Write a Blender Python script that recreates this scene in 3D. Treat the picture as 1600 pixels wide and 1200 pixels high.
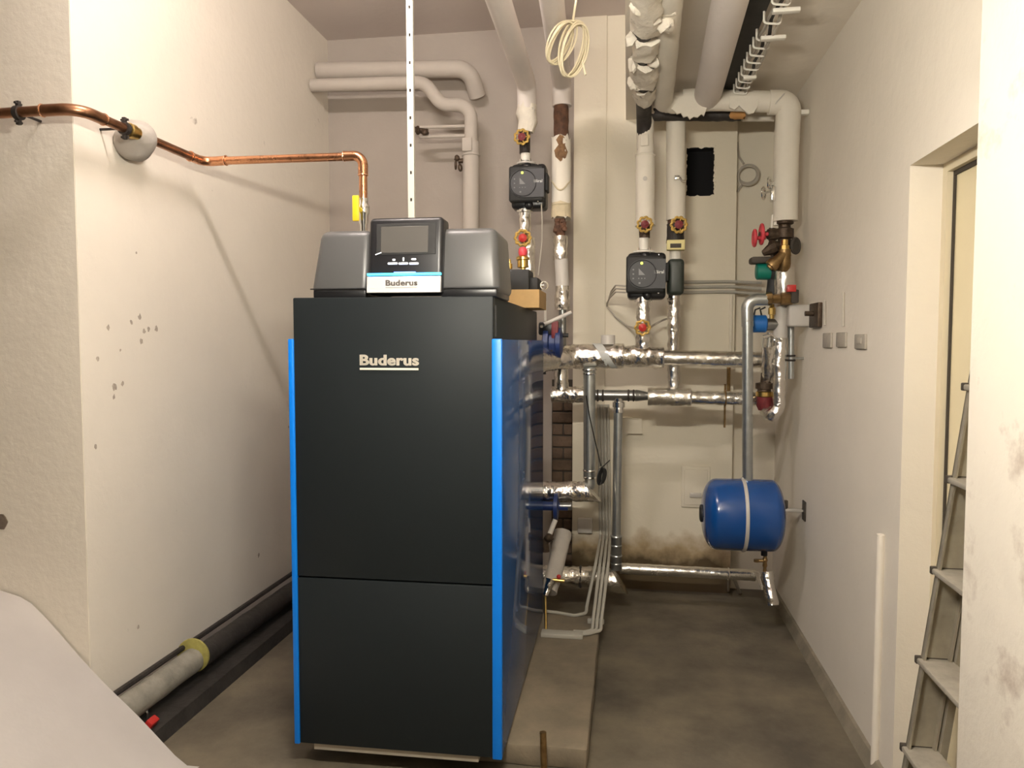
import bpy, bmesh, math, random
from mathutils import Vector, Matrix, noise

random.seed(7)
for o in list(bpy.data.objects):
    bpy.data.objects.remove(o)
SC = bpy.context.scene
COL = SC.collection

# ------------------------------------------------------------------ camera
F_PX, CAM_Z = 1180.0, 1.54
PSI, PITCH = math.atan(180 / 1180), math.radians(3.2)
cd = bpy.data.cameras.new('camera')
cam = bpy.data.objects.new('camera', cd)
COL.objects.link(cam)
cam.location = (0, 0, CAM_Z)
cam.rotation_euler = (math.pi / 2 - PITCH, 0, PSI)
cd.sensor_fit = 'HORIZONTAL'
cd.sensor_width = 36.0
cd.lens = 36.0 * F_PX / 1600.0
cd.clip_start = 0.02
SC.camera = cam

# ------------------------------------------------------------------ world, exposure, lamps
wd = bpy.data.worlds.new('world')
SC.world = wd
wd.use_nodes = True
wd.node_tree.nodes['Background'].inputs[0].default_value = (1.0, 0.9, 0.78, 1)
wd.node_tree.nodes['Background'].inputs[1].default_value = 0.02
SC.view_settings.view_transform = 'Standard'
SC.view_settings.look = 'None'
SC.view_settings.gamma = 1.0
SC.view_settings.use_curve_mapping = False
SC.view_settings.exposure = 0.12
# two fluorescent battens on the ceiling, both just outside the picture:
# (centre, length, axis, strength)
LAMPS = [((-1.05, 2.15, 3.42), 0.62, 'X', 200.0, (1.0, 0.90, 0.84),
          'white ceiling batten lamp nearest the boiler'),
         ((-0.22, 1.05, 2.24), 0.50, 'X', 420.0, (1.0, 0.93, 0.80),
          'white batten lamp hung on cords near the entrance')]

# ------------------------------------------------------------------ measuring helpers
_R = Vector((math.cos(PSI), math.sin(PSI), 0))
_F = Vector((-math.sin(PSI) * math.cos(PITCH), math.cos(PSI) * math.cos(PITCH), -math.sin(PITCH)))
_U = _R.cross(_F)
_C = Vector((0, 0, CAM_Z))


def _ray(x, y):
    return _R * ((x - 800) / F_PX) - _U * ((y - 600) / F_PX) + _F


def PY(x, y, Y):
    d = _ray(x, y)
    return _C + d * (Y / d.y)


def PX(x, y, X):
    d = _ray(x, y)
    return _C + d * (X / d.x)


def PZ(x, y, Z):
    d = _ray(x, y)
    return _C + d * ((Z - CAM_Z) / d.z)


def mm(px, Y):
    return px * Y / 1195.0


V = Vector
XA, YA, ZA = V((1, 0, 0)), V((0, 1, 0)), V((0, 0, 1))

# ------------------------------------------------------------------ materials
MATS = {}


def mat(name, col, rough=0.6, metal=0.0, var=0.0, vscale=6.0, col2=None, bump=0.0, bscale=40.0,
        emit=None, estr=0.0, spec=0.5, coat=0.0, stain=None, stain_scale=3.0, stain_lo=0.6, stain_hi=0.72,
        rvar=0.0, voro=False, bdist=0.01):
    if name in MATS:
        return MATS[name]
    m = bpy.data.materials.new(name)
    m.use_nodes = True
    nt = m.node_tree
    N, L = nt.nodes, nt.links
    b = N['Principled BSDF']
    b.inputs['Base Color'].default_value = (*col, 1)
    b.inputs['Roughness'].default_value = rough
    b.inputs['Metallic'].default_value = metal
    b.inputs['Specular IOR Level'].default_value = spec
    b.inputs['Coat Weight'].default_value = coat
    if emit:
        b.inputs['Emission Color'].default_value = (*emit, 1)
        b.inputs['Emission Strength'].default_value = estr
    geo = N.new('ShaderNodeNewGeometry')

    def nz(scale, detail=5, rough_=0.6):
        n = N.new('ShaderNodeTexNoise')
        n.inputs['Scale'].default_value = scale
        n.inputs['Detail'].default_value = detail
        n.inputs['Roughness'].default_value = rough_
        L.new(geo.outputs['Position'], n.inputs['Vector'])
        return n
    cur = None
    if var > 0 or col2:
        n = nz(vscale)
        r = N.new('ShaderNodeValToRGB')
        c2 = col2 or tuple(max(0, c * (1 - var)) for c in col)
        r.color_ramp.elements[0].position = 0.32
        r.color_ramp.elements[1].position = 0.68
        r.color_ramp.elements[0].color = (*c2, 1)
        r.color_ramp.elements[1].color = (*col, 1)
        L.new(n.outputs['Fac'], r.inputs['Fac'])
        cur = r.outputs['Color']
    if stain:
        n = nz(stain_scale, 8, 0.62)
        r = N.new('ShaderNodeValToRGB')
        r.color_ramp.elements[0].position = stain_lo
        r.color_ramp.elements[1].position = stain_hi
        r.color_ramp.elements[0].color = (0, 0, 0, 1)
        r.color_ramp.elements[1].color = (1, 1, 1, 1)
        L.new(n.outputs['Fac'], r.inputs['Fac'])
        mx = N.new('ShaderNodeMix')
        mx.data_type = 'RGBA'
        L.new(r.outputs['Color'], mx.inputs['Factor'])
        if cur:
            L.new(cur, mx.inputs[6])
        else:
            mx.inputs[6].default_value = (*col, 1)
        mx.inputs[7].default_value = (*stain, 1)
        cur = mx.outputs[2]
    if cur:
        L.new(cur, b.inputs['Base Color'])
    if rvar > 0:
        n = nz(vscale * 2)
        mr = N.new('ShaderNodeMapRange')
        mr.inputs['To Min'].default_value = max(0, rough - rvar)
        mr.inputs['To Max'].default_value = rough + rvar
        L.new(n.outputs['Fac'], mr.inputs['Value'])
        L.new(mr.outputs['Result'], b.inputs['Roughness'])
    if bump > 0:
        if voro:
            n = N.new('ShaderNodeTexVoronoi')
            n.inputs['Scale'].default_value = bscale
            L.new(geo.outputs['Position'], n.inputs['Vector'])
            out = n.outputs['Distance']
        else:
            out = nz(bscale, 4, 0.6).outputs['Fac']
        bp = N.new('ShaderNodeBump')
        bp.inputs['Strength'].default_value = bump
        bp.inputs['Distance'].default_value = bdist
        L.new(out, bp.inputs['Height'])
        L.new(bp.outputs['Normal'], b.inputs['Normal'])
    MATS[name] = m
    return m


M_WALL = mat('plaster_wall', (0.78, 0.72, 0.63), 0.9, var=0.05, vscale=2.2, bump=0.25, bscale=22,
             stain=(0.40, 0.35, 0.29), stain_scale=7.0, stain_lo=0.71, stain_hi=0.78)
M_WALLR = mat('plaster_scuffed', (0.82, 0.76, 0.66), 0.9, var=0.05, vscale=3, bump=0.3, bscale=18,
              stain=(0.50, 0.42, 0.35), stain_scale=6.0, stain_lo=0.57, stain_hi=0.72)
M_WALLB = mat('plaster_back', (0.76, 0.70, 0.58), 0.9, var=0.06, vscale=2.0, bump=0.2, bscale=22)
M_SOFFIT = mat('soffit_paint', (0.80, 0.73, 0.63), 0.9, var=0.05, vscale=1.6, bump=0.2, bscale=14)
M_WALLD = mat('bare_brown_wall', (0.30, 0.26, 0.21), 0.9, var=0.2, vscale=3)
M_CHIP = mat('chipped_plaster', (0.50, 0.43, 0.36), 0.95, var=0.4, vscale=60)
M_CHIPD = mat('dark_chip', (0.20, 0.155, 0.12), 0.95, var=0.3, vscale=60)
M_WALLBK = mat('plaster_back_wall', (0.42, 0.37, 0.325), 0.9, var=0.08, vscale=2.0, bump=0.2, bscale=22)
M_CEIL = mat('ceiling_paint', (0.66, 0.59, 0.56), 0.9, var=0.05, vscale=1.6, bump=0.2, bscale=14)
M_FLOOR = mat('concrete_floor', (0.165, 0.138, 0.095), 0.85, col2=(0.068, 0.057, 0.042), vscale=2.6, bump=0.25, bscale=30,
              stain=(0.10, 0.085, 0.065), stain_scale=2.1, stain_lo=0.56, stain_hi=0.74)
M_PLINTH = mat('plinth_concrete', (0.235, 0.19, 0.132), 0.88, col2=(0.145, 0.12, 0.085), vscale=4.5, bump=0.35, bscale=26,
               stain=(0.15, 0.12, 0.08), stain_scale=8, stain_lo=0.64, stain_hi=0.75)
M_KERB = mat('dark_kerb', (0.035, 0.03, 0.026), 0.7, var=0.5, vscale=9, bump=0.5, bscale=30)
M_GREYFIL = mat('grey_fillet', (0.25, 0.215, 0.16), 0.85, var=0.3, vscale=9, bump=0.4, bscale=30)
M_DOOR = mat('door_paint', (0.80, 0.70, 0.47), 0.5, var=0.05, vscale=5)
M_DFRAME = mat('door_frame_paint', (0.68, 0.60, 0.44), 0.5)
M_SEAL = mat('dark_seal', (0.05, 0.04, 0.03), 0.8)
M_BODY = mat('anthracite_steel', (0.0145, 0.0185, 0.0205), 0.5, spec=0.20, var=0.06, vscale=3)
M_COVER = mat('grey_plastic', (0.085, 0.085, 0.085), 0.36)
M_BLUE = mat('bright_blue_trim', (0.0, 0.20, 0.80), 0.4)
M_BLUESIDE = mat('gloss_blue_side', (0.020, 0.070, 0.205), 0.09)
M_BLUESIDE.node_tree.nodes['Principled BSDF'].inputs['Specular Tint'].default_value = (0.16, 0.34, 0.85, 1)
M_BLUESIDE.node_tree.nodes['Principled BSDF'].inputs['IOR'].default_value = 1.22
M_BLACK = mat('black_plastic', (0.012, 0.012, 0.014), 0.35)
M_BLACKM = mat('black_matt', (0.018, 0.018, 0.018), 0.65, var=0.3, vscale=30)
M_SCREEN = mat('screen_glass', (0.095, 0.09, 0.083), 0.25)
M_WHITELED = mat('white_key_light', (0.9, 0.9, 0.9), 0.5, emit=(0.95, 0.97, 1), estr=0.9)
M_CYAN = mat('cyan_light_strip', (0.1, 0.6, 0.9), 0.4, emit=(0.05, 0.55, 1.0), estr=2.2)
M_BLUELED = mat('blue_status_light', (0.1, 0.3, 0.9), 0.4, emit=(0.10, 0.16, 1.0), estr=6.0)
M_LOGO = mat('silver_badge', (0.72, 0.71, 0.70), 0.35, metal=0.2)
M_LOGOTXT = mat('grey_badge_print', (0.20, 0.18, 0.17), 0.5)
M_LETTER = mat('cream_lettering', (0.78, 0.73, 0.63), 0.5)
M_RAIL = mat('rail_galvanised', (0.50, 0.46, 0.38), 0.5, metal=0.2)
M_COPPER = mat('copper', (0.80, 0.40, 0.22), 0.28, metal=1.0, var=0.25, vscale=9, bump=0.06, bscale=60, rvar=0.08)
M_COPPERD = mat('copper_old', (0.50, 0.26, 0.15), 0.36, metal=1.0, var=0.45, vscale=12, rvar=0.1)
M_COPPERJ = mat('copper_bright_joint', (0.92, 0.52, 0.32), 0.18, metal=1.0)
M_BRASS = mat('brass', (0.72, 0.50, 0.17), 0.28, metal=1.0, var=0.25, vscale=25)
M_BRASSD = mat('brass_dull', (0.36, 0.23, 0.10), 0.42, metal=0.9, var=0.45, vscale=30)
M_BRONZE = mat('bronze_dark', (0.11, 0.075, 0.05), 0.5, metal=0.6, var=0.5, vscale=40, bump=0.3, bscale=80)
M_CHROME = mat('chrome', (0.80, 0.80, 0.78), 0.16, metal=1.0)
M_GALV = mat('galvanised_pipe', (0.50, 0.52, 0.51), 0.34, metal=0.9, var=0.15, vscale=30, rvar=0.06)
M_GREYPIPE = mat('grey_steel_fitting', (0.25, 0.255, 0.25), 0.28, metal=0.9)
M_FOIL = mat('aluminium_foil', (0.80, 0.77, 0.72), 0.17, metal=1.0, bump=0.5, bscale=34, rvar=0.05, vscale=14, bdist=0.014)
M_FOILS = mat('aluminium_jacket', (0.78, 0.76, 0.71), 0.26, metal=1.0, bump=0.3, bscale=26, rvar=0.05, vscale=9, bdist=0.010)
M_INSUL = mat('white_pipe_lagging', (0.74, 0.69, 0.60), 0.8, var=0.07, vscale=7, bump=0.25, bscale=18)
M_INSULC = mat('ceiling_pipe_lagging', (0.72, 0.66, 0.62), 0.8, var=0.05, vscale=5, bump=0.2, bscale=14)
M_INSULT = mat('torn_lagging', (0.78, 0.72, 0.62), 0.85, var=0.15, vscale=14, bump=0.5, bscale=30,
               stain=(0.22, 0.19, 0.17), stain_scale=15, stain_lo=0.63, stain_hi=0.7)
M_STEELD = mat('bare_black_pipe', (0.05, 0.042, 0.038), 0.6, metal=0.3, var=0.4, vscale=20, bump=0.3, bscale=60)
M_RUST = mat('rusty_pipe', (0.16, 0.075, 0.04), 0.8, col2=(0.06, 0.03, 0.02), vscale=26, bump=0.6, bscale=70)
M_ORANGE = mat('orange_lagging', (0.56, 0.29, 0.10), 0.8, var=0.2, vscale=20)
M_WOOL = mat('brown_lagging', (0.30, 0.17, 0.08), 0.95, col2=(0.10, 0.055, 0.03), vscale=30, bump=0.8, bscale=60)
M_TAN = mat('tan_lagging', (0.62, 0.53, 0.36), 0.85, var=0.2, vscale=22, bump=0.3, bscale=40)
M_GOLD = mat('gold_wheel_rim', (0.70, 0.46, 0.12), 0.4, metal=0.5, var=0.4, vscale=40)
M_RED = mat('red_paint', (0.48, 0.03, 0.025), 0.38)
M_REDW = mat('red_handwheel_plastic', (0.62, 0.055, 0.075), 0.45)
M_WINE = mat('wine_red', (0.20, 0.025, 0.03), 0.55, var=0.3, vscale=50)
M_TANKBLUE = mat('tank_blue', (0.006, 0.062, 0.25), 0.2, spec=0.6, coat=0.3)
M_BLUECAP = mat('blue_cap', (0.012, 0.14, 0.47), 0.45)
M_DKBLUE = mat('dark_blue_casting', (0.012, 0.03, 0.13), 0.42)
M_GREEN = mat('green_motor', (0.0, 0.17, 0.12), 0.45)
M_DKGREEN = mat('dark_green_casting', (0.028, 0.036, 0.028), 0.45, var=0.2, vscale=30)
M_YELLOW = mat('yellow_plastic', (0.80, 0.58, 0.02), 0.42)
M_YELLOWD = mat('dull_yellow_disc', (0.40, 0.36, 0.10), 0.7, var=0.3, vscale=30)
M_PALEYEL = mat('pale_yellow_case', (0.66, 0.58, 0.27), 0.55)
M_WHITEP = mat('white_plastic', (0.74, 0.71, 0.64), 0.45)
M_GREYP = mat('grey_plastic_light', (0.52, 0.49, 0.45), 0.5)
M_CONDUIT = mat('grey_conduit', (0.40, 0.38, 0.33), 0.5)
M_CABLE = mat('cream_cable', (0.78, 0.70, 0.50), 0.45)
M_CABLEG = mat('grey_cable', (0.45, 0.41, 0.35), 0.6)
M_CABLEK = mat('black_cable', (0.015, 0.015, 0.015), 0.5)
M_WOOD = mat('tan_block', (0.47, 0.30, 0.12), 0.75, var=0.18, vscale=12)
M_ZINC = mat('zinc_strip', (0.68, 0.66, 0.58), 0.5, metal=0.25)
M_SLEEVEG = mat('dirty_grey_sleeve', (0.30, 0.28, 0.235), 0.85, var=0.35, vscale=14, bump=0.4, bscale=30)
M_INSULB = mat('dull_pipe_lagging', (0.50, 0.45, 0.40), 0.85, var=0.07, vscale=6, bump=0.2, bscale=16)  # darker, greyer tone than the white pipe lagging
M_PUTTY = mat('grey_filler', (0.42, 0.385, 0.345), 0.9, var=0.1, vscale=12, bump=0.4, bscale=30)
M_LADDER = mat('ladder_aluminium', (0.44, 0.40, 0.32), 0.46, metal=0.5, var=0.3, vscale=12, rvar=0.08)
M_LADDERD = mat('ladder_tread', (0.46, 0.42, 0.35), 0.6, metal=0.35, var=0.25, vscale=20)
M_SHEET = mat('pale_cover', (0.50, 0.47, 0.45), 0.75, var=0.10, vscale=3, bump=0.3, bscale=8)
M_SOOT = mat('soot', (0.006, 0.006, 0.007), 0.95)
M_BRICK = mat('brown_brick', (0.13, 0.085, 0.055), 0.9, col2=(0.07, 0.045, 0.03), vscale=10, bump=0.5, bscale=30)
M_DARKTRAY = mat('dark_tray', (0.03, 0.028, 0.025), 0.7, var=0.4, vscale=14)
M_PLATE = mat('wall_plate', (0.43, 0.39, 0.33), 0.6, var=0.15, vscale=50)
M_DARKSLOT = mat('dark_slot', (0.06, 0.05, 0.04), 0.8)
M_LED = mat('pump_light', (0.6, 0.7, 0.1), 0.4, emit=(0.75, 0.85, 0.15), estr=1.4)
M_PUMPF = mat('pump_control_face', (0.03, 0.03, 0.033), 0.5)
M_PRINT = mat('white_print', (0.62, 0.62, 0.60), 0.5)
M_PRINTD = mat('grey_print', (0.20, 0.20, 0.20), 0.5)
M_TAPE = mat('grey_tape', (0.50, 0.51, 0.49), 0.6)
M_STAIN = mat('damp_plaster', (0.76, 0.70, 0.58), 0.9, var=0.06, vscale=2.0, stain=(0.22, 0.15, 0.07), stain_scale=6,
              stain_lo=0.42, stain_hi=0.62)
def damp_shade_wall():  # damp stain at the foot, plus painted-in shade below the floor pipe
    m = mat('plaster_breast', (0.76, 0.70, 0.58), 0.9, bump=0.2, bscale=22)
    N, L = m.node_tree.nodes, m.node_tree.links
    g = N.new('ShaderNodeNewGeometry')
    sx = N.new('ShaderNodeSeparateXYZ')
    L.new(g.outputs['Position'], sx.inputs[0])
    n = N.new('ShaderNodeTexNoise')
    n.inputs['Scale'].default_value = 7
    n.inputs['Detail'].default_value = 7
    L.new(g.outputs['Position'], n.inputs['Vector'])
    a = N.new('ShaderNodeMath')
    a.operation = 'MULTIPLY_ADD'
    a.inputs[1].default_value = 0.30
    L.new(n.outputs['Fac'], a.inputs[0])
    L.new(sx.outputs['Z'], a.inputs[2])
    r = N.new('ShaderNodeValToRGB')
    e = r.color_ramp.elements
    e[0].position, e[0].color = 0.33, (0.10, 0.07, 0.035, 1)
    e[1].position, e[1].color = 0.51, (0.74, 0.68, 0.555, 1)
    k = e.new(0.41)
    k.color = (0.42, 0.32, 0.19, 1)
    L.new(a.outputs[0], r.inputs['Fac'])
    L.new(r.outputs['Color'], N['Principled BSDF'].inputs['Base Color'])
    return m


M_BREAST = damp_shade_wall()
M_LAMPB = mat('lamp_housing', (0.8, 0.8, 0.78), 0.5)


# ------------------------------------------------------------------ mesh builder
def frame(axis):
    a = V(axis).normalized()
    t = ZA if abs(a.z) < 0.9 else XA
    u = t.cross(a).normalized()
    return a, u, a.cross(u).normalized()


def fillet(pts, r, n=7):
    pts = [V(p) for p in pts]
    out = [pts[0]]
    for i in range(1, len(pts) - 1):
        p, a, b = pts[i], pts[i - 1] - pts[i], pts[i + 1] - pts[i]
        la, lb = a.length, b.length
        if la < 1e-6 or lb < 1e-6:
            continue
        a.normalize()
        b.normalize()
        ang = a.angle(b)
        if ang > 3.1:
            out.append(p)
            continue
        t = min(r / math.tan(ang / 2), la * 0.49, lb * 0.49)
        rr = t * math.tan(ang / 2)
        c = p + (a + b).normalized() * (rr / math.sin(ang / 2))
        s, e = p + a * t - c, p + b * t - c
        for k in range(n + 1):
            w_ = s.angle(e)
            u_ = k / n
            q = (s * math.sin((1 - u_) * w_) + e * math.sin(u_ * w_)) / math.sin(w_) if w_ > 1e-4 else s
            out.append(c + q)
    out.append(pts[-1])
    return out


def resample(pts, step):
    out = [V(pts[0])]
    for a, b in zip(pts, pts[1:]):
        d = (V(b) - V(a)).length
        n = max(1, int(round(d / step)))
        for k in range(1, n + 1):
            out.append(V(a).lerp(V(b), k / n))
    return out


class MB:
    def __init__(self):
        self.bm = bmesh.new()

    def _merge(self, b2):
        me = bpy.data.meshes.new('tmp')
        b2.to_mesh(me)
        b2.free()
        self.bm.from_mesh(me)
        bpy.data.meshes.remove(me)

    def obox(self, c, size, rot=None, bev=0.0, seg=2):
        b2 = bmesh.new()
        bmesh.ops.create_cube(b2, size=1.0)
        for v in b2.verts:
            v.co = V((v.co.x * size[0], v.co.y * size[1], v.co.z * size[2]))
        if bev > 0:
            bmesh.ops.bevel(b2, geom=list(b2.edges), offset=min(bev, min(size) * 0.49), segments=seg, profile=0.5,
                            affect='EDGES')
        m = Matrix.Translation(V(c)) @ (rot.to_4x4() if rot else Matrix.Identity(4))
        bmesh.ops.transform(b2, matrix=m, verts=b2.verts)
        self._merge(b2)
        return self

    def box(self, lo, hi, bev=0.0, seg=2):
        lo, hi = V(lo), V(hi)
        return self.obox((lo + hi) / 2, tuple(abs(a) for a in (hi - lo)), None, bev, seg)

    def loft(self, rings, cap=True, closed=False):
        vs = [[self.bm.verts.new(p) for p in r] for r in rings]
        n = len(vs[0])
        m = len(vs)
        for i in range(m if closed else m - 1):
            A, B = vs[i], vs[(i + 1) % m]
            for k in range(n):
                try:
                    self.bm.faces.new((A[k], A[(k + 1) % n], B[(k + 1) % n], B[k]))
                except ValueError:
                    pass
        if cap and not closed:
            for r, rev in ((vs[0], True), (vs[-1], False)):
                try:
                    self.bm.faces.new(list(reversed(r)) if rev else r)
                except ValueError:
                    pass
        return self

    def tube(self, pts, r, seg=14, fil=0.0, jit=0.0, step=0.0, cap=True, closed=False, jfreq=30.0, ragged=0.0,
             fn=7):
        pts = [V(p) for p in pts]
        base = pts
        if fil > 0:
            pts = fillet(pts, fil, fn)
        if step > 0:
            pts = resample(pts, step)
        n = len(pts)
        if isinstance(r, (list, tuple)) and n != len(base):
            def cum(q):
                c_ = [0.0]
                for a_, b_ in zip(q, q[1:]):
                    c_.append(c_[-1] + (b_ - a_).length)
                return [x_ / c_[-1] for x_ in c_]
            cb_, cn_ = cum(base), cum(pts)
            rl = []
            for x_ in cn_:
                i_ = 0
                while i_ < len(cb_) - 2 and cb_[i_ + 1] < x_:
                    i_ += 1
                k_ = (x_ - cb_[i_]) / max(1e-9, cb_[i_ + 1] - cb_[i_])
                rl.append(r[i_] + (r[i_ + 1] - r[i_]) * max(0, min(1, k_)))
            r = rl
        tg = []
        for i in range(n):
            if closed:
                t = pts[(i + 1) % n] - pts[i - 1]
            else:
                t = pts[min(i + 1, n - 1)] - pts[max(i - 1, 0)]
            tg.append(t.normalized() if t.length > 1e-9 else ZA)
        a, u, w = frame(tg[0])
        rings = []
        for i in range(n):
            if i > 0:
                q = tg[i - 1].rotation_difference(tg[i])
                u = q @ u
            u = (u - tg[i] * u.dot(tg[i])).normalized()
            w = tg[i].cross(u)
            rr = r[i] if isinstance(r, (list, tuple)) else r
            ring = []
            for k in range(seg):
                an = 2 * math.pi * k / seg
                d = u * math.cos(an) + w * math.sin(an)
                p = pts[i] + d * rr
                if jit:
                    p = p + d * ((noise.noise(p * jfreq) + 0.6 * noise.noise(p * jfreq * 2.3)) * jit)
                if ragged and i in (0, n - 1):
                    s = -1 if i == 0 else 1
                    p = p + tg[i] * (s * ragged * (noise.noise(p * 60) + 0.4 * noise.noise(p * 170)))
                ring.append(p)
            rings.append(ring)
        return self.loft(rings, cap, closed)

    def cyl(self, p0, p1, r0, r1=None, seg=20):
        r1 = r0 if r1 is None else r1
        return self.tube([p0, p1], [r0, r1], seg)

    def lathe(self, o, axis, prof, seg=24):
        a, u, w = frame(axis)
        o = V(o)
        rings = []
        for t, r in prof:
            r = max(r, 1e-4)
            rings.append([o + a * t + (u * math.cos(2 * math.pi * k / seg) + w * math.sin(2 * math.pi * k / seg)) * r
                          for k in range(seg)])
        return self.loft(rings, True)

    def torus(self, c, axis, R, r, seg=28, sides=8, lobes=0, lamp=0.0):
        a, u, w = frame(axis)
        c = V(c)
        pts = []
        for k in range(seg):
            an = 2 * math.pi * k / seg
            rr = R + (lamp * math.cos(lobes * an) if lobes else 0)
            pts.append(c + (u * math.cos(an) + w * math.sin(an)) * rr)
        return self.tube(pts, r, sides, closed=True)

    def prism(self, outline, vec):
        o = [V(p) for p in outline]
        return self.loft([o, [p + V(vec) for p in o]], True)

    def ball(self, c, r, sub=2, scale=(1, 1, 1), jit=0.0, jf=20):
        b2 = bmesh.new()
        bmesh.ops.create_icosphere(b2, subdivisions=sub, radius=r)
        for v in b2.verts:
            p = V((v.co.x * scale[0], v.co.y * scale[1], v.co.z * scale[2])) + V(c)
            if jit:
                p += v.co.normalized() * noise.noise(p * jf) * jit
            v.co = p
        self._merge(b2)
        return self

    def build(self, name, m, parent=None, smooth=38, loc=None):
        me = bpy.data.meshes.new(name)
        bmesh.ops.recalc_face_normals(self.bm, faces=self.bm.faces)
        if parent is not None:
            root = parent
            while root.parent:
                root = root.parent
            org = root.location.copy()
        else:
            xs = [v.co for v in self.bm.verts]
            org = V(loc) if loc else V(((min(p.x for p in xs) + max(p.x for p in xs)) / 2,
                                        (min(p.y for p in xs) + max(p.y for p in xs)) / 2, min(p.z for p in xs)))
        bmesh.ops.translate(self.bm, verts=self.bm.verts, vec=-org)
        self.bm.to_mesh(me)
        self.bm.free()
        for p in me.polygons:
            p.use_smooth = True
        me.set_sharp_from_angle(angle=math.radians(smooth))
        me.materials.append(m)
        o = bpy.data.objects.new(name, me)
        COL.objects.link(o)
        if parent is None:
            o.location = org
        else:
            o.parent = parent
        return o


def tag(o, label, cat, group=None):
    o['label'] = label
    o['category'] = cat
    if group:
        o['group'] = group
    return o


def thing(name, label, cat, loc, group=None):
    o = bpy.data.objects.new(name, None)
    o.empty_display_size = 0.05
    COL.objects.link(o)
    o.location = V(loc)
    return tag(o, label, cat, group)


def struct(o):
    o['kind'] = 'structure'
    return o


def lettering(txt, origin, xdir, updir, width, m, name, parent, bold=0.0, depth=0.003, stretch=1.0, fat=0.0):
    """flat letters whose left foot is at origin, running along xdir"""
    cu = bpy.data.curves.new('txt', 'FONT')
    cu.body = txt
    cu.size = 1.0
    cu.offset = bold
    cu.extrude = 0.02
    cu.space_character = 1.0 + bold * 2.2
    to = bpy.data.objects.new('txt', cu)
    COL.objects.link(to)
    bpy.context.view_layer.update()
    me = bpy.data.meshes.new_from_object(to.evaluated_get(bpy.context.evaluated_depsgraph_get()))
    bpy.data.objects.remove(to)
    bpy.data.curves.remove(cu)
    xs = [v.co.x for v in me.vertices]
    x0, x1 = min(xs), max(xs)
    s = width / (x1 - x0)
    xd, ud = V(xdir).normalized(), V(updir).normalized()
    nd = xd.cross(ud)
    mb = MB()
    for v in me.vertices:
        c = v.co.copy()
        v.co = V(origin) + xd * ((c.x - x0) * s) + ud * (c.y * s * stretch) + nd * (c.z / 0.02 * depth / 2 + depth / 2)
    mb.bm.from_mesh(me)
    if fat:
        for sx, sz in ((fat, 0), (fat * 0.5, fat * 0.35), (fat * 0.5, -fat * 0.35)):
            b0 = len(mb.bm.verts)
            mb.bm.from_mesh(me)
            mb.bm.verts.ensure_lookup_table()
            for v in mb.bm.verts[b0:]:
                v.co += xd * sx * width + ud * sz * width
    bpy.data.meshes.remove(me)
    return mb.build(name, m, parent, smooth=20)


# ================================================================== THE ROOM
XL, XR, YBK, ZC, ZH = -1.95, 0.90, 4.80, 2.88, 3.50   # ZC: soffit on the right, ZH: ceiling
YNL = 2.46           # wall on the left that faces the camera
XNR, YNR = 0.76, 1.834   # near right wall and its far corner
YBR = 4.70           # face of the chimney breast
DY0, DY1, DZ = 1.88, 2.647, 2.11   # doorway in the right wall

struct(MB().box((-4.2, -3.2, -0.2), (1.4, 5.0, 0.0)).build('floor', M_FLOOR))
struct(MB().box((-4.2, -3.2, ZH), (1.4, 5.0, ZH + 0.2)).build('ceiling', M_CEIL))
struct(MB().box((-0.02, -3.2, ZC), (1.4, 5.0, ZH)).build('ceiling_soffit', M_SOFFIT))
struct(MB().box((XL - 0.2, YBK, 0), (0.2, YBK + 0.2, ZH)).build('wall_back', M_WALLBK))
struct(MB().box((0.2, YBK, 0), (XR + 0.3, YBK + 0.2, ZH)).build('wall_back_right', M_WALLB))
struct(MB().box((XL - 0.2, YNL + 0.002, 0), (XL, YBK, ZH)).build('wall_left', M_WALL))
struct(MB().box((-4.2, YNL, 0), (XL - 0.002, YNL + 0.2, ZH)).build('wall_left_front', M_WALL))
struct(MB().box((-4.4, -3.2, 0), (-4.2, YNL + 0.2, ZH)).build('wall_left_outer', M_WALLD))
struct(MB().box((-4.4, -3.4, 0), (1.4, -3.2, ZH)).build('wall_front', M_WALLD))
w = MB()
w.box((XR, DY1, 0), (XR + 0.3, YBK, ZH))
w.box((XR, DY0, DZ), (XR + 0.3, DY1, ZH))
struct(w.build('wall_right', M_WALL))
w = MB()
w.box((XNR, -3.2, 0), (XR + 0.5, YNR, ZH), bev=0.006)
struct(w.build('wall_right_front', M_WALLR))
# knocked-off plaster chips on the left walls
WL = bpy.data.objects['wall_left']
for (px, py, r_) in ((169, 512, 5), (205, 503, 4), (218, 496, 5), (225, 518, 4.5), (232, 514, 4), (244, 514, 4.5), (221, 533, 4.5), (179, 605, 6),
                     (191, 600, 4), (178, 620, 4), (149, 698, 3.5), (213, 395, 2.5), (216, 980, 3), (404, 868, 3.5), (451, 667, 2.5), (152, 560, 4), (188, 547, 2.5)):
    c = PX(px, py, XL)
    rr = r_ * c.y / 1195
    out = []
    for k in range(9):
        an = 2 * math.pi * k / 9
        q = rr * (0.55 + 0.6 * random.random())
        out.append(V((XL - 0.002, c.y + q * math.cos(an), c.z + q * math.sin(an) * 1.3)))
    MB().prism(out, (0.0032, 0, 0)).build('plaster_chip', M_CHIP, WL)
WLF = bpy.data.objects['wall_left_front']
c = PY(4, 815, YNL)
out = [V((c.x + 0.022 * math.cos(2 * math.pi * k / 10) * (0.7 + 0.4 * random.random()), YNL - 0.004, c.z + 0.03 * math.sin(2 * math.pi * k / 10))) for k in range(10)]
MB().prism(out, (0, 0.006, 0)).build('plaster_chip', M_CHIPD, WLF)
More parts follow.
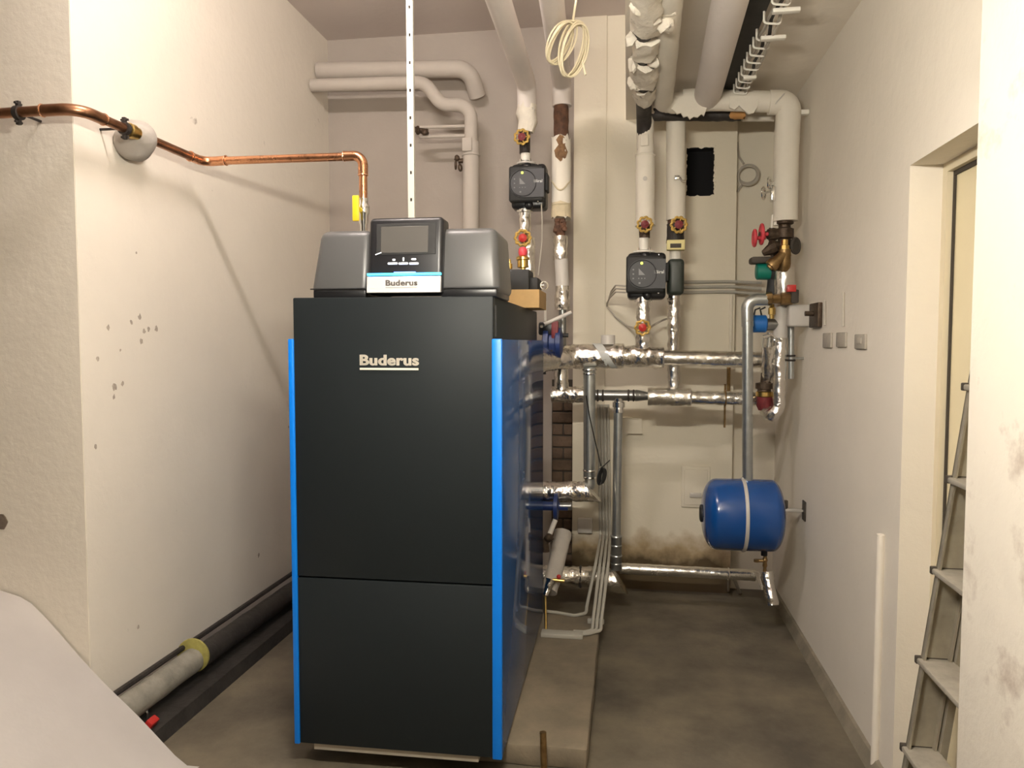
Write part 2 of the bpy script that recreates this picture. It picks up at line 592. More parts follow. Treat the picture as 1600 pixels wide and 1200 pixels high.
# doorway
d1 = MB().box((XR + 0.125, DY0 - 0.03, 0.01), (XR + 0.165, DY1 - 0.035, DZ - 0.03)).build('door_1', M_DOOR)
struct(d1)
f = MB()
f.box((XR + 0.10, DY1 - 0.035, 0), (XR + 0.19, DY1, DZ))
f.box((XR + 0.10, DY0 - 0.04, DZ - 0.03), (XR + 0.19, DY1 - 0.035, DZ))
f.build('door_frame', M_DFRAME, d1)
f = MB()
f.box((XR + 0.118, DY1 - 0.046, 0), (XR + 0.124, DY1 - 0.035, DZ - 0.03))
f.box((XR + 0.118, DY0 - 0.03, DZ - 0.044), (XR + 0.124, DY1 - 0.046, DZ - 0.03))
f.build('door_seal', M_SEAL, d1)
struct(MB().box((XR + 0.19, DY0 - 0.05, 0), (XR + 0.3, DY1, DZ)).build('trim_1', M_WALL))

# chimney breast with the soot-blackened flue hole
bx0, bx1 = PY(895, 600, YBR).x, PY(1146, 600, YBR).x
bxs = PY(945, 600, YBR).x
h0, h1 = PY(1072, 307, YBR), PY(1117, 229, YBR)
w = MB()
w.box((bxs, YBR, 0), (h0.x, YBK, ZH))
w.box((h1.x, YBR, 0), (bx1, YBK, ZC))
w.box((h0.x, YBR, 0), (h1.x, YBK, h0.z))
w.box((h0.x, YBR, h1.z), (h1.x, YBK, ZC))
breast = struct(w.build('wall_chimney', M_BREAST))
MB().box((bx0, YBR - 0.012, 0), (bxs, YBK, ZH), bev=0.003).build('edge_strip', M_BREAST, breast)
w = MB()
t = 0.004
w.box((h0.x, YBK - 0.006, h0.z), (h1.x, YBK - 0.001, h1.z))
w.box((h0.x, YBR + 0.012, h0.z), (h0.x + t, YBK, h1.z))
w.box((h1.x - t, YBR + 0.012, h0.z), (h1.x, YBK, h1.z))
w.box((h0.x, YBR + 0.012, h0.z), (h1.x, YBK, h0.z + t))
w.box((h0.x, YBR + 0.012, h1.z - t), (h1.x, YBK, h1.z))
w.build('flue_hole_lining', M_SOOT, breast)['label'] = 'soot-black lining of the flue hole'
w = MB()      # crumbled plaster lip round the hole
per = [(h0.x, h1.z), (h1.x, h1.z), (h1.x, h0.z), (h0.x, h0.z), (h0.x, h1.z)]
for k in range(60):
    q = random.random() * 4
    i = int(q)
    p = V((*per[i], 0)).lerp(V((*per[i + 1], 0)), q - i)
    out = [V((0, 1, 0)), V((1, 0, 0)), V((0, -1, 0)), V((-1, 0, 0))][i]
    p = p + out * random.uniform(0.0, 0.006)
    w.ball((p.x, YBR + 0.003, p.y), random.uniform(0.004, 0.010), 1, (1.7, 0.6, 1.0) if i % 2 == 0 else (1.0, 0.6, 1.7), 0.004, 90)
w.build('chipped_edge', M_WALLB, breast)
# brown brickwork in the recess behind the boiler
bk = MB().box((PY(862, 600, 4.74).x, 4.76, 0.02), (bx0 - 0.004, YBK, 1.30)).build('trim_2', M_SEAL)
struct(bk)
z = 0.04
row = 0
xa, xb = PY(862, 600, 4.74).x + 0.004, bx0 - 0.006
while z < 1.24:
    if row % 2:
        sp = [(xa, xb)]
    else:
        md = xa + (xb - xa) * 0.55
        sp = [(xa, md - 0.004), (md + 0.004, xb)]
    for s in sp:
        MB().box((s[0], 4.748, z), (s[1], 4.78, z + 0.066), bev=0.004, seg=1).build('brick', M_BRICK, bk)
    z += 0.076
    row += 1

# low concrete fillet along the right wall
w = MB()
w.prism([(XR - 0.035, DY1, 0), (XR, DY1, 0), (XR, DY1, 0.05), (XR - 0.012, DY1, 0.045)], (0, YBK - DY1, 0))
struct(w.build('baseboard_right', M_GREYFIL))
# dark kerb along the left wall
w = MB()
w.prism([(XL, 2.47, 0), (XL + 0.20, 2.47, 0), (XL + 0.185, 2.47, 0.055), (XL, 2.47, 0.07)], (0, YBK - 2.47, 0))
struct(w.build('baseboard_left', M_KERB))

# lamps
for (c, ln, ax, st, lc, lab) in LAMPS:
    hung = c[2] < ZC
    zt = c[2] + 0.08 if hung else ZH
    r = thing('ceiling_lamp', lab, 'lamp', (c[0], c[1], zt), 'ceiling batten lamps')
    sx, sy = (ln, 0.09) if ax == 'X' else (0.09, ln)
    lm = mat('lamp_tube_%d' % int(st * 10), (0.9, 0.9, 0.9), 0.5, emit=lc, estr=st)
    if not hung:
        MB().box((c[0] - sx / 2 - 0.02, c[1] - 0.02, c[2] + 0.045), (c[0] + sx / 2 + 0.02, c[1] + 0.02, ZH), bev=0.006).build('housing', M_LAMPB, r)
    MB().cyl((c[0] - sx / 2, c[1], c[2]), (c[0] + sx / 2, c[1], c[2]), 0.032, seg=12).build('tube', lm, r)
    for k in (-1, 1):
        MB().box((c[0] + k * sx / 2 - 0.012, c[1] - 0.034, c[2] - 0.034), (c[0] + k * sx / 2 + 0.012, c[1] + 0.034, c[2] + 0.05), bev=0.004).build('end_cap', M_LAMPB, r)
    if hung:
        for k in (-1, 1):
            MB().cyl((c[0] + k * sx / 2, c[1], c[2] + 0.046), (c[0] + k * sx / 2, c[1], ZH), 0.004, seg=8).build('cord', M_CABLEG, r)

# ================================================================== PLINTH AND BOILER
PLZ = 0.080
pr_ = PZ(925, 1100, PLZ).x
w = MB()
w.box((-1.06, 2.64, 0), (pr_, 3.98, PLZ), bev=0.012)
bmesh.ops.subdivide_edges(w.bm, edges=[e for e in w.bm.edges if e.calc_length() > 0.2], cuts=14, use_grid_fill=True)
for v in w.bm.verts:
    if v.co.x > pr_ - 0.03 or v.co.y < 2.68:
        v.co += V((noise.noise(v.co * 14), noise.noise(v.co * 14 + V((9, 0, 0))), 0)) * 0.008
tag(w.build('concrete_plinth', M_PLINTH), 'low worn concrete plinth under the boiler', 'plinth')
w = MB()
a = PY(848, 1146, 2.60)
w.tube([(a.x, 2.61, a.z), (a.x + 0.005, 2.605, 0.0)], 0.012, 12)
tag(w.build('pipe_stub', M_BRASSD), 'short upright pipe stub in front of the concrete plinth', 'pipe')

BX0, BX1, BY0, BY1, BZ0, BZ1 = -1.160, -0.452, 2.50, 3.88, 0.100, 1.695
SPZ = 1.548
boiler = thing('boiler', 'tall anthracite floor-standing boiler with bright blue side edges', 'boiler',
               ((BX0 + BX1) / 2, (BY0 + BY1) / 2, PLZ))
MB().box((BX0 + 0.004, BY0 + 0.035, BZ0), (BX1 - 0.004, BY1, BZ1), bev=0.006).build('casing', M_BODY, boiler)
zs = PY(610, 908, BY0).z
MB().box((BX0, BY0, zs + 0.0025), (BX1, BY0 + 0.04, BZ1 - 0.002), bev=0.005).build('front_panel', M_BODY, boiler)
MB().box((BX0, BY0, BZ0 - 0.002), (BX1, BY0 + 0.04, zs - 0.0025), bev=0.005).build('lower_front_panel', M_BODY, boiler)
for s, xa, xb in ((-1, BX0 - 0.018, BX0 + 0.002), (1, BX1 - 0.004, BX1 + 0.030)):
    sp = MB().box((xa, BY0 + 0.012, BZ0 + 0.0), (xb, BY1 - 0.002, SPZ), bev=0.004).build('side_panel', M_BLUESIDE, boiler)
    sp['label'] = 'glossy dark blue side panel'
    e = MB().box((xa, BY0 - 0.006, BZ0 - 0.004), (xb, BY0 + 0.014, SPZ + 0.002), bev=0.004).build('edge_trim', M_BLUE, sp)
    e['label'] = 'bright blue edge strip'
MB().box((BX1 - 0.006, BY0 + 0.05, SPZ + 0.01), (BX1 + 0.002, BY0 + 0.066, BZ1 - 0.03)).build('side_groove', M_BLACKM, boiler)
for x in (BX0 + 0.12, BX1 - 0.12):
    MB().box((x - 0.03, 2.70, PLZ), (x + 0.03, BY1 - 0.1, BZ0 + 0.004), bev=0.004).build('foot_rail', M_BLACKM, boiler)
r0 = PY(495, 1176, 2.55)
r1 = PY(748, 1194, 2.55)
MB().box((r0.x, 2.515, BZ0 - 0.030), (r1.x, 2.56, BZ0 - 0.001), bev=0.002).build('base_rail', M_RAIL, boiler)
l0 = PY(560, 570, BY0)
lw = PY(651, 570, BY0).x - l0.x
lt = lettering('Buderus', (l0.x, BY0 + 0.001, l0.z), XA, ZA, lw, M_LETTER, 'lettering', boiler, bold=0.02, depth=0.004, stretch=0.80, fat=0.010)
lt['label'] = 'raised cream lettering'
u = PY(560, 576, BY0).z
MB().box((l0.x, BY0 - 0.003, u - 0.004), (l0.x + lw, BY0 + 0.002, u + 0.003)).build('lettering_underline', M_LETTER, boiler)

# control unit on top
cy = 2.56
ct = PY(600, 357, cy).z
cb = BZ1 - 0.002
for xa, xb, nm in ((PY(484, 440, cy).x, PY(576, 440, cy).x, 'l'), (PY(682, 440, cy).x, PY(780, 440, cy).x, 'r')):
    b2 = MB()
    b2.box((xa, cy - 0.02, cb + 0.012), (xb, 2.86, ct), bev=0.028, seg=4)
    for v in b2.bm.verts:       # front leans back, outer flank leans in
        k = (v.co.z - cb) / (ct - cb)
        if v.co.y < 2.7:
            v.co.y += 0.035 * k
        if nm == 'l' and v.co.x < xa + 0.05:
            v.co.x += 0.030 * k
        if nm == 'r' and v.co.x > xb - 0.05:
            v.co.x -= 0.018 * k
    cv = b2.build('control_cover', M_COVER, boiler)
    MB().box((xa + 0.012, cy - 0.012, cb), (xb - 0.012, 2.84, cb + 0.03), bev=0.006).build('cover_base', M_BLACK, cv)
    MB().box((xa + 0.006, cy - 0.022, cb + 0.030), (xb - 0.006, cy - 0.014, cb + 0.0335)).build('cover_seam', M_BLACK, cv)
hy = 2.515
hx0, hx1 = PY(571, 400, hy).x, PY(687, 400, hy).x
ht, hb = PY(630, 337, hy).z, PY(630, 461, hy).z
LEAN = 0.028


def hy_at(zv):
    return hy + LEAN * (zv - hb) / (ht - hb)


b2 = MB()
b2.box((hx0, hy, hb), (hx1, hy + 0.10, ht), bev=0.016, seg=4)
for v in b2.bm.verts:
    v.co.y += LEAN * (v.co.z - hb) / (ht - hb)
panel = b2.build('control_panel', M_BLACK, boiler)


def hquad(px0, py0, px1, py1, d0, d1, name, m, par=panel):
    a, b = PY(px0, py1, hy), PY(px1, py0, hy)
    o = MB()
    o.box((a.x, hy - d0, a.z), (b.x, hy + d1, b.z), bev=0.0015, seg=1)
    for v in o.bm.verts:
        v.co.y += LEAN * (v.co.z - hb) / (ht - hb)
    return o.build(name, m, par)


hquad(583, 346, 676, 398, 0.0015, 0.004, 'screen_bezel', M_BLACKM)
hquad(590, 351, 664, 395, 0.003, 0.004, 'screen', M_SCREEN)
for a, b in ((602, 617), (619, 633.5), (635.5, 650)):
    hquad(a, 409.5, b, 413, 0.004, 0.002, 'key_light', M_WHITELED)
hquad(609, 404, 613.5, 407, 0.003, 0.002, 'key_symbol', M_WHITELED)
hquad(625, 401.5, 627.2, 407.5, 0.003, 0.002, 'key_symbol', M_WHITELED)
hquad(638.5, 403, 646, 405.8, 0.003, 0.002, 'key_symbol', M_WHITELED)
a = PY(582.5, 397.5, hy)
b = PY(591.5, 394, hy)
o = MB()
o.tube([(a.x, hy_at(a.z) - 0.003, a.z), (b.x, hy_at(b.z) - 0.003, b.z)], 0.0016, 8)
o.build('stylus_mark', M_WHITELED, panel)
hquad(571, 425.5, 686, 431, 0.010, 0.004, 'light_strip', M_CYAN)['label'] = 'glowing cyan light strip'
hquad(612, 424.2, 646, 426.2, 0.006, 0.004, 'status_light', M_BLUELED)
hquad(571.5, 431, 686, 458, 0.010, 0.004, 'badge_plate', M_LOGO)
a = PY(601, 446.5, hy)
lettering('Buderus', (a.x, hy_at(a.z) - 0.0085, a.z), XA, ZA, PY(650, 446, hy).x - a.x, M_LOGOTXT, 'badge_lettering', panel,
          bold=0.016, depth=0.003, stretch=0.80, fat=0.008)
hquad(601, 449, 650, 450, 0.0115, 0.002, 'badge_underline', M_LOGOTXT)
boiler.rotation_euler.z = math.radians(0.5)

# ================================================================== SMALL PARTS USED OFTEN
def handwheel(c, axis, R, parent, rim=M_GOLD, hub=M_RED, lobes=8, name='handwheel'):
    a = V(axis).normalized()
    o = MB()
    o.torus(c, a, R, R * 0.17, 48, 8, lobes, R * 0.09)
    aa, u, w_ = frame(a)
    for k in range(5):
        an = 2 * math.pi * k / 5
        o.tube([V(c), V(c) + (u * math.cos(an) + w_ * math.sin(an)) * R], R * 0.10, 6)
    wh = o.build(name, rim, parent)
    o = MB()
    o.lathe(V(c) - a * R * 0.25, a, [(0, R * 0.5), (R * 0.2, R * 0.6), (R * 0.42, R * 0.56), (R * 0.55, R * 0.25), (R * 0.62, R * 0.12)], 18)
    o.build('wheel_hub', hub, wh)
    return wh


def flange(c, axis, r, th, parent, m, name='flange', bolts=4, br=0.7):
    a, u, w_ = frame(axis)
    o = MB()
    o.lathe(V(c) - a * th / 2, a, [(0, r * 0.92), (th * 0.15, r), (th * 0.85, r), (th, r * 0.92)], 24)
    fl = o.build(name, m, parent)
    for k in range(bolts):
        an = 2 * math.pi * (k + 0.5) / bolts
        p = V(c) + (u * math.cos(an) + w_ * math.sin(an)) * r * br
        MB().cyl(p - a * th * 1.7, p + a * th * 1.7, r * 0.11, seg=6).build('bolt', M_CHROME, fl)
    return fl


def vpipe(px, y0, y1, Y, rpx, mt, parent, name, jit=0.0, px1=None, ragged=0.0, step=0.0, seg=18):
    a, b = PY(px, y0, Y), PY(px1 if px1 is not None else px, y1, Y)
    o = MB()
    fo = mt in (M_FOIL, M_FOILS)
    o.tube([a, b], mm(rpx, Y), 28 if fo else seg, jit=jit, step=step or ((0.011 if fo else 0.02) if jit else 0), ragged=ragged, jfreq=34 if fo else 30)
    return o.build(name, mt, parent)


def hpipe(x0, y0, x1, y1, Y, rpx, mt, parent, name, jit=0.0, ragged=0.0, seg=18, step=0.0):
    a, b = PY(x0, y0, Y), PY(x1, y1, Y)
    o = MB()
    fo = mt in (M_FOIL, M_FOILS)
    o.tube([a, b], mm(rpx, Y), 28 if fo else seg, jit=jit, step=step or ((0.011 if fo else 0.02) if jit else 0), ragged=ragged, jfreq=34 if fo else 30)
    return o.build(name, mt, parent)


# ================================================================== COPPER GAS PIPE
gz = 2.33
GX, GY = -1.85, 2.36
gas = thing('gas_pipe', 'copper gas pipe running round the left corner and down to the boiler', 'pipe', (GX, 2.8, gz))
gr = 0.0175
ge = PY(567, 243, 3.13)
pts_old = [(-3.0, GY, gz - 0.005), (GX - 0.07, GY, gz)]
o = MB()
o.tube([(-3.0, GY, gz - 0.012), (GX - 0.10, GY, gz)], gr, 16)
o.build('pipe', M_COPPERD, gas)
MB().tube([(GX - 0.14, GY, gz), (GX, GY, gz), (GX, GY + 0.13, gz)], gr + 0.003, 16, fil=0.075, fn=10).build('elbow', M_COPPERD, gas)
MB().tube([(GX, GY + 0.10, gz), (GX, 2.66, gz)], gr, 16).build('pipe', M_COPPERD, gas)
g1 = V((GX, 3.13, gz))
MB().tube([(GX, 2.76, gz), (GX, 3.06, gz)], gr, 16).build('pipe', M_COPPERD, gas)
MB().tube([(GX, 3.02, gz), g1, g1 + V((0.11, 0, 0.003))], gr + 0.003, 16, fil=0.05, fn=8).build('elbow', M_COPPER, gas)
e0 = V((ge.x, 3.13, ge.z))
MB().tube([g1 + V((0.08, 0, 0.002)), e0 - V((0.07, 0, 0.002))], gr, 16).build('pipe', M_COPPER, gas)
MB().tube([e0 - V((0.085, 0, 0)), e0, e0 - V((0, 0, 0.085))], gr + 0.0035, 16, fil=0.055, fn=10).build('elbow', M_COPPER, gas)
dz = PY(567, 352, 3.13).z
MB().tube([e0 - V((0, 0, 0.08)), (e0.x, 3.13, PY(567, 312, 3.13).z)], gr, 16).build('pipe', M_COPPER, gas)
for c, ax in (((GX - 0.135, GY, gz), XA), ((GX, GY + 0.125, gz), YA), ((GX, 3.025, gz), YA), (g1 + V((0.105, 0, 0.003)), XA),
              (e0 - V((0.083, 0, 0)), XA), (e0 - V((0, 0, 0.083)), ZA)):
    MB().torus(c, ax, gr + 0.002, 0.0035, 24, 8).build('solder_joint', M_COPPERJ, gas)
# pipe clips
for c, ax, wl in (((PY(29, 180, GY).x, GY, gz - 0.004), XA, V((0, 0.10, 0))), ((GX, 2.60, gz), YA, V((-0.10, 0, 0)))):
    o = MB()
    a = V(ax)
    o.lathe(V(c) - a * 0.009, a, [(0, gr + 0.003), (0, gr + 0.007), (0.018, gr + 0.007), (0.018, gr + 0.003)], 22)
    for s in (-1, 1):
        p = V(c) + ZA * s * (gr + 0.014)
        o.obox(p, (0.014, 0.014, 0.018), None, 0.002)
        o.cyl(p - wl.normalized() * 0.016, p + wl.normalized() * 0.014, 0.0045, seg=8)
    o.cyl(c, V(c) + wl, 0.005, seg=8)
    o.build('pipe_clip', M_STEELD, gas)
o = MB()
o.lathe((GX, 2.615, gz), YA, [(0, gr + 0.002), (0.005, gr + 0.010), (0.03, gr + 0.011), (0.034, gr + 0.004), (0.055, gr + 0.006),
                              (0.06, gr + 0.002)], 18)
o.build('brass_fitting', M_BRASS, gas)
c = PX(246, 226, GX)
o = MB()
o.ball((GX - 0.045, 2.735, c.z), 0.078, 4, (0.85, 1.12, 1.05), 0.022, 13)
for v in o.bm.verts:
    v.co.x = max(v.co.x, XL + 0.001)
o.build('filler_lump', M_PUTTY, gas)['label'] = 'grey lump of filler round the pipe'
# yellow gas tap at the boiler end
tz0, tz1 = PY(567, 352, 3.13).z, PY(567, 310, 3.13).z
o = MB()
o.lathe((e0.x, 3.13, tz0 - 0.12), ZA, [(0, 0.016), (0.12, 0.016), (0.13, 0.02), (0.16, 0.021), (0.17, 0.026), (0.20, 0.026),
                                       (0.21, 0.019), (tz1 - tz0 + 0.12, 0.02)], 14)
o.build('gas_tap', M_CHROME, gas)
o = MB()
a = PY(559, 330, 3.10)
o.box((a.x - 0.016, 3.075, tz0 + 0.01), (a.x + 0.014, 3.087, tz1 + 0.004), bev=0.005)
o.cyl((a.x + 0.004, 3.08, (tz0 + tz1) / 2 + 0.01), (e0.x, 3.12, (tz0 + tz1) / 2), 0.009)
o.build('tap_handle', M_YELLOW, gas)

# perforated strip hanging from the ceiling to the boiler
SY = 3.20
sa, sb = PY(639, 20, SY), PY(643, 335, SY)
strip = thing('slotted_strip', 'upright slotted metal strip between boiler top and ceiling', 'strip', (sb.x, SY, BZ1))
hw = 0.0140
o = MB()
slot = 0.116
z = BZ1 + 0.001
o.box((sb.x - hw, SY, z), (sb.x - 0.004, SY + 0.003, ZH))
o.box((sb.x + 0.004, SY, z), (sb.x + hw, SY + 0.003, ZH))
while z < ZH:
    o.box((sb.x - 0.004, SY + 0.0002, z), (sb.x + 0.004, SY + 0.0028, min(ZH, z + slot - 0.014)))
    z += slot
o.box((sb.x - hw, SY + 0.003, BZ1 + 0.001), (sb.x - hw + 0.002, SY + 0.02, ZH))
o.box((sb.x + hw - 0.002, SY + 0.003, BZ1 + 0.001), (sb.x + hw, SY + 0.02, ZH))
for v in o.bm.verts:
    v.co.x += (sa.x - sb.x) * (v.co.z - BZ1) / (ZH - BZ1)
o.build('channel', M_ZINC, strip)
MB().box((sb.x - hw + 0.003, SY + 0.017, BZ1 + 0.002), (sb.x + hw - 0.004, SY + 0.019, ZH - 0.3)).build('channel_back', M_DARKSLOT, strip)

# ================================================================== LAGGED PIPES, BACK LEFT
YL = 4.62
lp = thing('lagged_pipe', 'upper white lagged pipe on the back wall left of the strip', 'pipe', PY(620, 110, YL))
a0, a1 = PY(480, 112, YL), PY(733, 107, YL)
o = MB()
o.tube([(XL + 0.01, YL, a0.z), (a1.x, YL, a1.z), PY(746, 150, YL + 0.1)], mm(13.5, YL), 18, fil=0.10, fn=8)
o.build('lagging', M_INSULB, lp)
lp2 = thing('lagged_pipe', 'white lagged pipe with a double bend behind the boiler', 'pipe', PY(737, 340, YL - 0.12))
Y2 = YL - 0.10
o = MB()
o.tube([(XL + 0.01, Y2, PY(520, 132, Y2).z), PY(664, 129, Y2), PY(690, 165, Y2), PY(736, 163, Y2), PY(736, 228, Y2)],
       mm(10.5, Y2), 18, fil=0.11, fn=9)
o.build('lagging', M_INSULB, lp2)
vpipe(736, 222, 420, Y2, 13.2, M_INSULB, lp2, 'lagging')
a = PY(736, 243, Y2)
MB().torus(a, ZA, mm(13.2, Y2), 0.006, 28, 8).build('lagging_collar', M_INSULB, lp2)
a, b = PY(725, 240, Y2), PY(740, 218, Y2)
o = MB()
o.box((a.x, Y2 - mm(15.5, Y2), a.z), (b.x, Y2 - mm(12, Y2), b.z), bev=0.006)
o.build('tag_plate', M_INSULB, lp2)
for yy in (197, 212):
    hpipe(656, yy + 2, 728, yy, Y2, 2.6, M_INSULB, lp2, 'branch_pipe')
o = MB()
c = PY(657, 204, Y2)
o.tube([PY(646, 202, Y2), PY(668, 206, Y2)], 0.017, 10)
o.ball(PY(664, 207, Y2 - 0.02), 0.022, 2, (1, 1, 0.8), 0.008, 50)
o.tube([PY(653, 199, Y2), PY(653, 208, Y2 - 0.05)], 0.012, 8)
o.build('branch_valve', M_BRONZE, lp2)
o = MB()
c = PY(716, 252, Y2 - 0.02)
o.cyl(c, PY(736, 250, Y2), 0.014)
o.ball(PY(714, 247, Y2 - 0.03), 0.02, 2, (0.8, 1, 1), 0.008, 60)
o.torus(PY(712, 258, Y2 - 0.04), (1, 0.3, 0), 0.022, 0.006, 18, 6)
o.torus(PY(719, 262, Y2 - 0.04), (1, -0.3, 0), 0.018, 0.006, 18, 6)
o.build('drain_valve', M_BRONZE, lp2)

# ================================================================== PUMPS
def make_pump(cx, cy_, Y, wpx, hpx, label, led_on=True):
    c = PY(cx, cy_, Y)
    W, H = mm(wpx, Y), mm(hpx, Y)
    D = W * 0.85
    root = thing('circulation_pump', label, 'pump', (c.x, c.y, c.z - H / 2), 'black circulation pumps')
    yf = c.y - D * 0.55
    o = MB()
    o.box((c.x - W * 0.47, yf + D * 0.30, c.z - H * 0.48), (c.x + W * 0.44, c.y + D * 0.5, c.z + H * 0.48), bev=W * 0.10, seg=3)
    o.build('motor_housing', M_BLACK, root)
    o = MB()
    o.box((c.x - W * 0.50, yf + D * 0.06, c.z - H * 0.36), (c.x + W * 0.40, yf + D * 0.42, c.z + H * 0.40), bev=W * 0.06, seg=3)
    o.build('head_shell', M_BLACKM, root)
    # D-shaped control face
    R = H * 0.30
    xc = c.x - W * 0.12
    zc = c.z + H * 0.02
    out = []
    for k in range(17):
        an = math.pi / 2 + math.pi * k / 16
        out.append((xc + R * math.cos(an), yf, zc + R * math.sin(an)))
    out += [(c.x + W * 0.42, yf, zc - R), (c.x + W * 0.42, yf, zc + R)]
    o = MB()
    o.prism(out, (0, D * 0.18, 0))
    face = o.build('control_face', M_PUMPF, root)
    o = MB()
    o.torus((xc, yf - 0.001, zc), YA, R * 0.93, 0.0022, 40, 6)
    o.build('dial_ring', M_BLACK, face)
    o = MB()
    o.ball((xc - R * 0.05 + (0.02 if False else 0), yf - 0.002, zc + R * 0.72), R * 0.10, 2, (1, 0.6, 1))
    o.build('indicator_light', M_LED if led_on else M_PRINT, face)
    o = MB()
    o.prism([(xc - R * 0.25, yf - 0.001, zc + R * 0.38), (xc + R * 0.18, yf - 0.001, zc - R * 0.08), (xc - R * 0.25, yf - 0.001, zc - R * 0.08)],
            (0, 0.002, 0))
    o.build('curve_symbol', M_PRINTD, face)
    for k in range(3):
        MB().box((xc - R * 0.66, yf - 0.001, zc + R * (0.25 - 0.3 * k)), (xc - R * 0.56, yf + 0.001, zc + R * (0.34 - 0.3 * k))).build('key_symbol', M_PRINTD, face)
        MB().box((xc - R * 0.28 + R * 0.2 * k, yf - 0.001, zc - R * 0.34), (xc - R * 0.20 + R * 0.2 * k, yf + 0.001, zc - R * 0.27)).build('key_symbol', M_PRINTD, face)
    MB().box((xc - R * 0.25, yf - 0.001, zc - R * 0.68), (xc - R * 0.12, yf + 0.001, zc - R * 0.56)).build('key_symbol', M_PRINTD, face)
    lettering('Biral', (c.x + W * 0.19, yf + 0.0005, zc + R * 0.02), XA, ZA, W * 0.19, M_PRINT, 'lettering', face, bold=0.014, depth=0.0015)
    o = MB()
    for k in range(3):
        for j in range(2):
            o.ball((c.x + W * (0.155 + 0.018 * j), yf - 0.0005, zc + R * (0.05 + 0.075 * k)), W * 0.006, 1)
    o.build('dot_mark', M_PRINT, face)['kind'] = 'stuff'
    # side connector
    o = MB()
    o.box((c.x + W * 0.42, c.y - D * 0.35, c.z - H * 0.12), (c.x + W * 0.50, c.y + D * 0.2, c.z + H * 0.26), bev=W * 0.03)
    o.build('terminal_box', M_BLACKM, root)
    MB().ball((c.x, yf + D * 0.36, c.z - H * 0.40), W * 0.13, 2).build('casting_lug', M_BLACK, root)
    MB().ball((c.x - W * 0.05, yf + D * 0.38, c.z + H * 0.42), W * 0.12, 2).build('casting_lug', M_BLACK, root)
    for k in (-0.37, 0.41):
        MB().ball((c.x + W * 0.26, yf + D * 0.06, c.z + H * k), W * 0.02, 1).build('screw', M_CHROME, root)
    return root, c, W, H, D


YC = 4.22   # plane of the vertical pipe columns
c1x, c2x = 822, 877
ZQ = 2.955   # height of the two lagged ceiling runs

# --- column 1: ceiling pipe, valve, pump, valve
col1 = thing('pipe_column', 'lagged pipe column with a pump in it, left of the chimney breast', 'pipe', PY(c1x, 470, YC))
a, b = PZ(779, 0, 2.78), PY(823, 150, YC)
o = MB()
run = b - V((0, 0, 0))
top1 = V((b.x, YC, ZQ))
near1 = V((PZ(779, 0, ZQ).x, PZ(779, 0, ZQ).y, ZQ))
dirn = (top1 - near1)
o.tube([near1 - dirn * 0.9, top1, PY(823, 172, YC)], mm(17.5, 3.6), 20, fil=0.12, fn=8)
o.build('ceiling_lagging', M_INSULC, col1)
o = MB()
o.tube([PY(824, 164, YC), PY(823, 178, YC), PY(824, 190, YC), PY(821, 206, YC)], [mm(15, YC), mm(16, YC), mm(15.5, YC), mm(12, YC)], 20, jit=0.012,
       ragged=0.012)
o.build('torn_lagging', M_INSULT, col1)
vpipe(820, 200, 240, YC, 8.5, M_STEELD, col1, 'pipe')
a = PY(819, 221, YC)
MB().lathe(a, -YA, [(-0.02, 0.026), (0.02, 0.03), (0.05, 0.012), (0.10, 0.01)], 14).build('valve_body', M_BRONZE, col1)
handwheel(a - YA * 0.095, -YA, mm(10.5, YC), col1, M_GOLD, M_WINE, 9)
vpipe(821, 236, 252, YC, 7.5, M_WHITEP, col1, 'pipe_neck')
make_pump_args1 = (828, 293, YC, 60, 72)
p1, pc, W, H, D = make_pump(828, 293, YC, 60, 72, 'black circulation pump with lit yellow lamp, on the left column')
a = PY(822, 256, YC)
flange(a, ZA, mm(15, YC), 0.012, p1, M_GREYP)
vpipe(822, 252, 264, YC, 9.5, M_GREYPIPE, p1, 'pump_neck')
vpipe(820, 326, 340, YC, 10, M_CHROME, p1, 'union_nut')
flange(PY(820, 331, YC), ZA, mm(14, YC), 0.012, p1, M_CHROME)
o = MB()
o.tube([PY(846, 318, YC - 0.05), PY(847, 345, YC - 0.03), PY(847, 375, YC), PY(841, 430, YC)], 0.004, 6, fil=0.02)
o.build('pump_cable', M_CABLEG, p1)
vpipe(820, 338, 362, YC, 9.5, M_FOIL, col1, 'foil_sleeve', jit=0.006)
a = PY(818, 373, YC - 0.05)
MB().lathe(PY(819, 373, YC), -YA, [(-0.03, 0.03), (0.02, 0.03), (0.06, 0.012)], 14).build('valve_body', M_BRASS, col1)
handwheel(a - YA * 0.03, -YA, mm(11.5, YC), col1, M_GOLD, M_RED, 10)
vpipe(826, 372, 470, YC, 9.5, M_FOIL, col1, 'foil_sleeve', jit=0.008)

# --- column 2
col2 = thing('pipe_column', 'lagged pipe column with a rusty torn patch, beside the chimney breast', 'pipe', PY(c2x, 540, YC))
bt = V((PY(878, 130, YC).x, YC, ZQ))
nr = V((PZ(862, 0, ZQ).x, PZ(862, 0, ZQ).y, ZQ))
o = MB()
o.tube([nr - (bt - nr) * 0.9, bt, PY(878, 166, YC)], mm(17.5, 3.6), 20, fil=0.12, fn=8)
o.build('ceiling_lagging', M_INSULC, col2)
vpipe(877, 160, 224, YC, 11.5, M_RUST, col2, 'pipe', jit=0.004)
o = MB()
o.tube([PY(877, 216, YC), PY(877, 340, YC)], mm(15, YC), 24, jit=0.004, step=0.03, ragged=0.03)
o.build('lagging', M_INSUL, col2)
o = MB()
pts = []
for k, (x, y) in enumerate([(876, 214), (870, 222), (874, 230), (867, 238), (869, 248), (877, 256), (885, 250), (888, 240), (884, 230), (886, 222), (881, 216)]):
    pts.append(PY(x, y, YC))
n = len(pts)
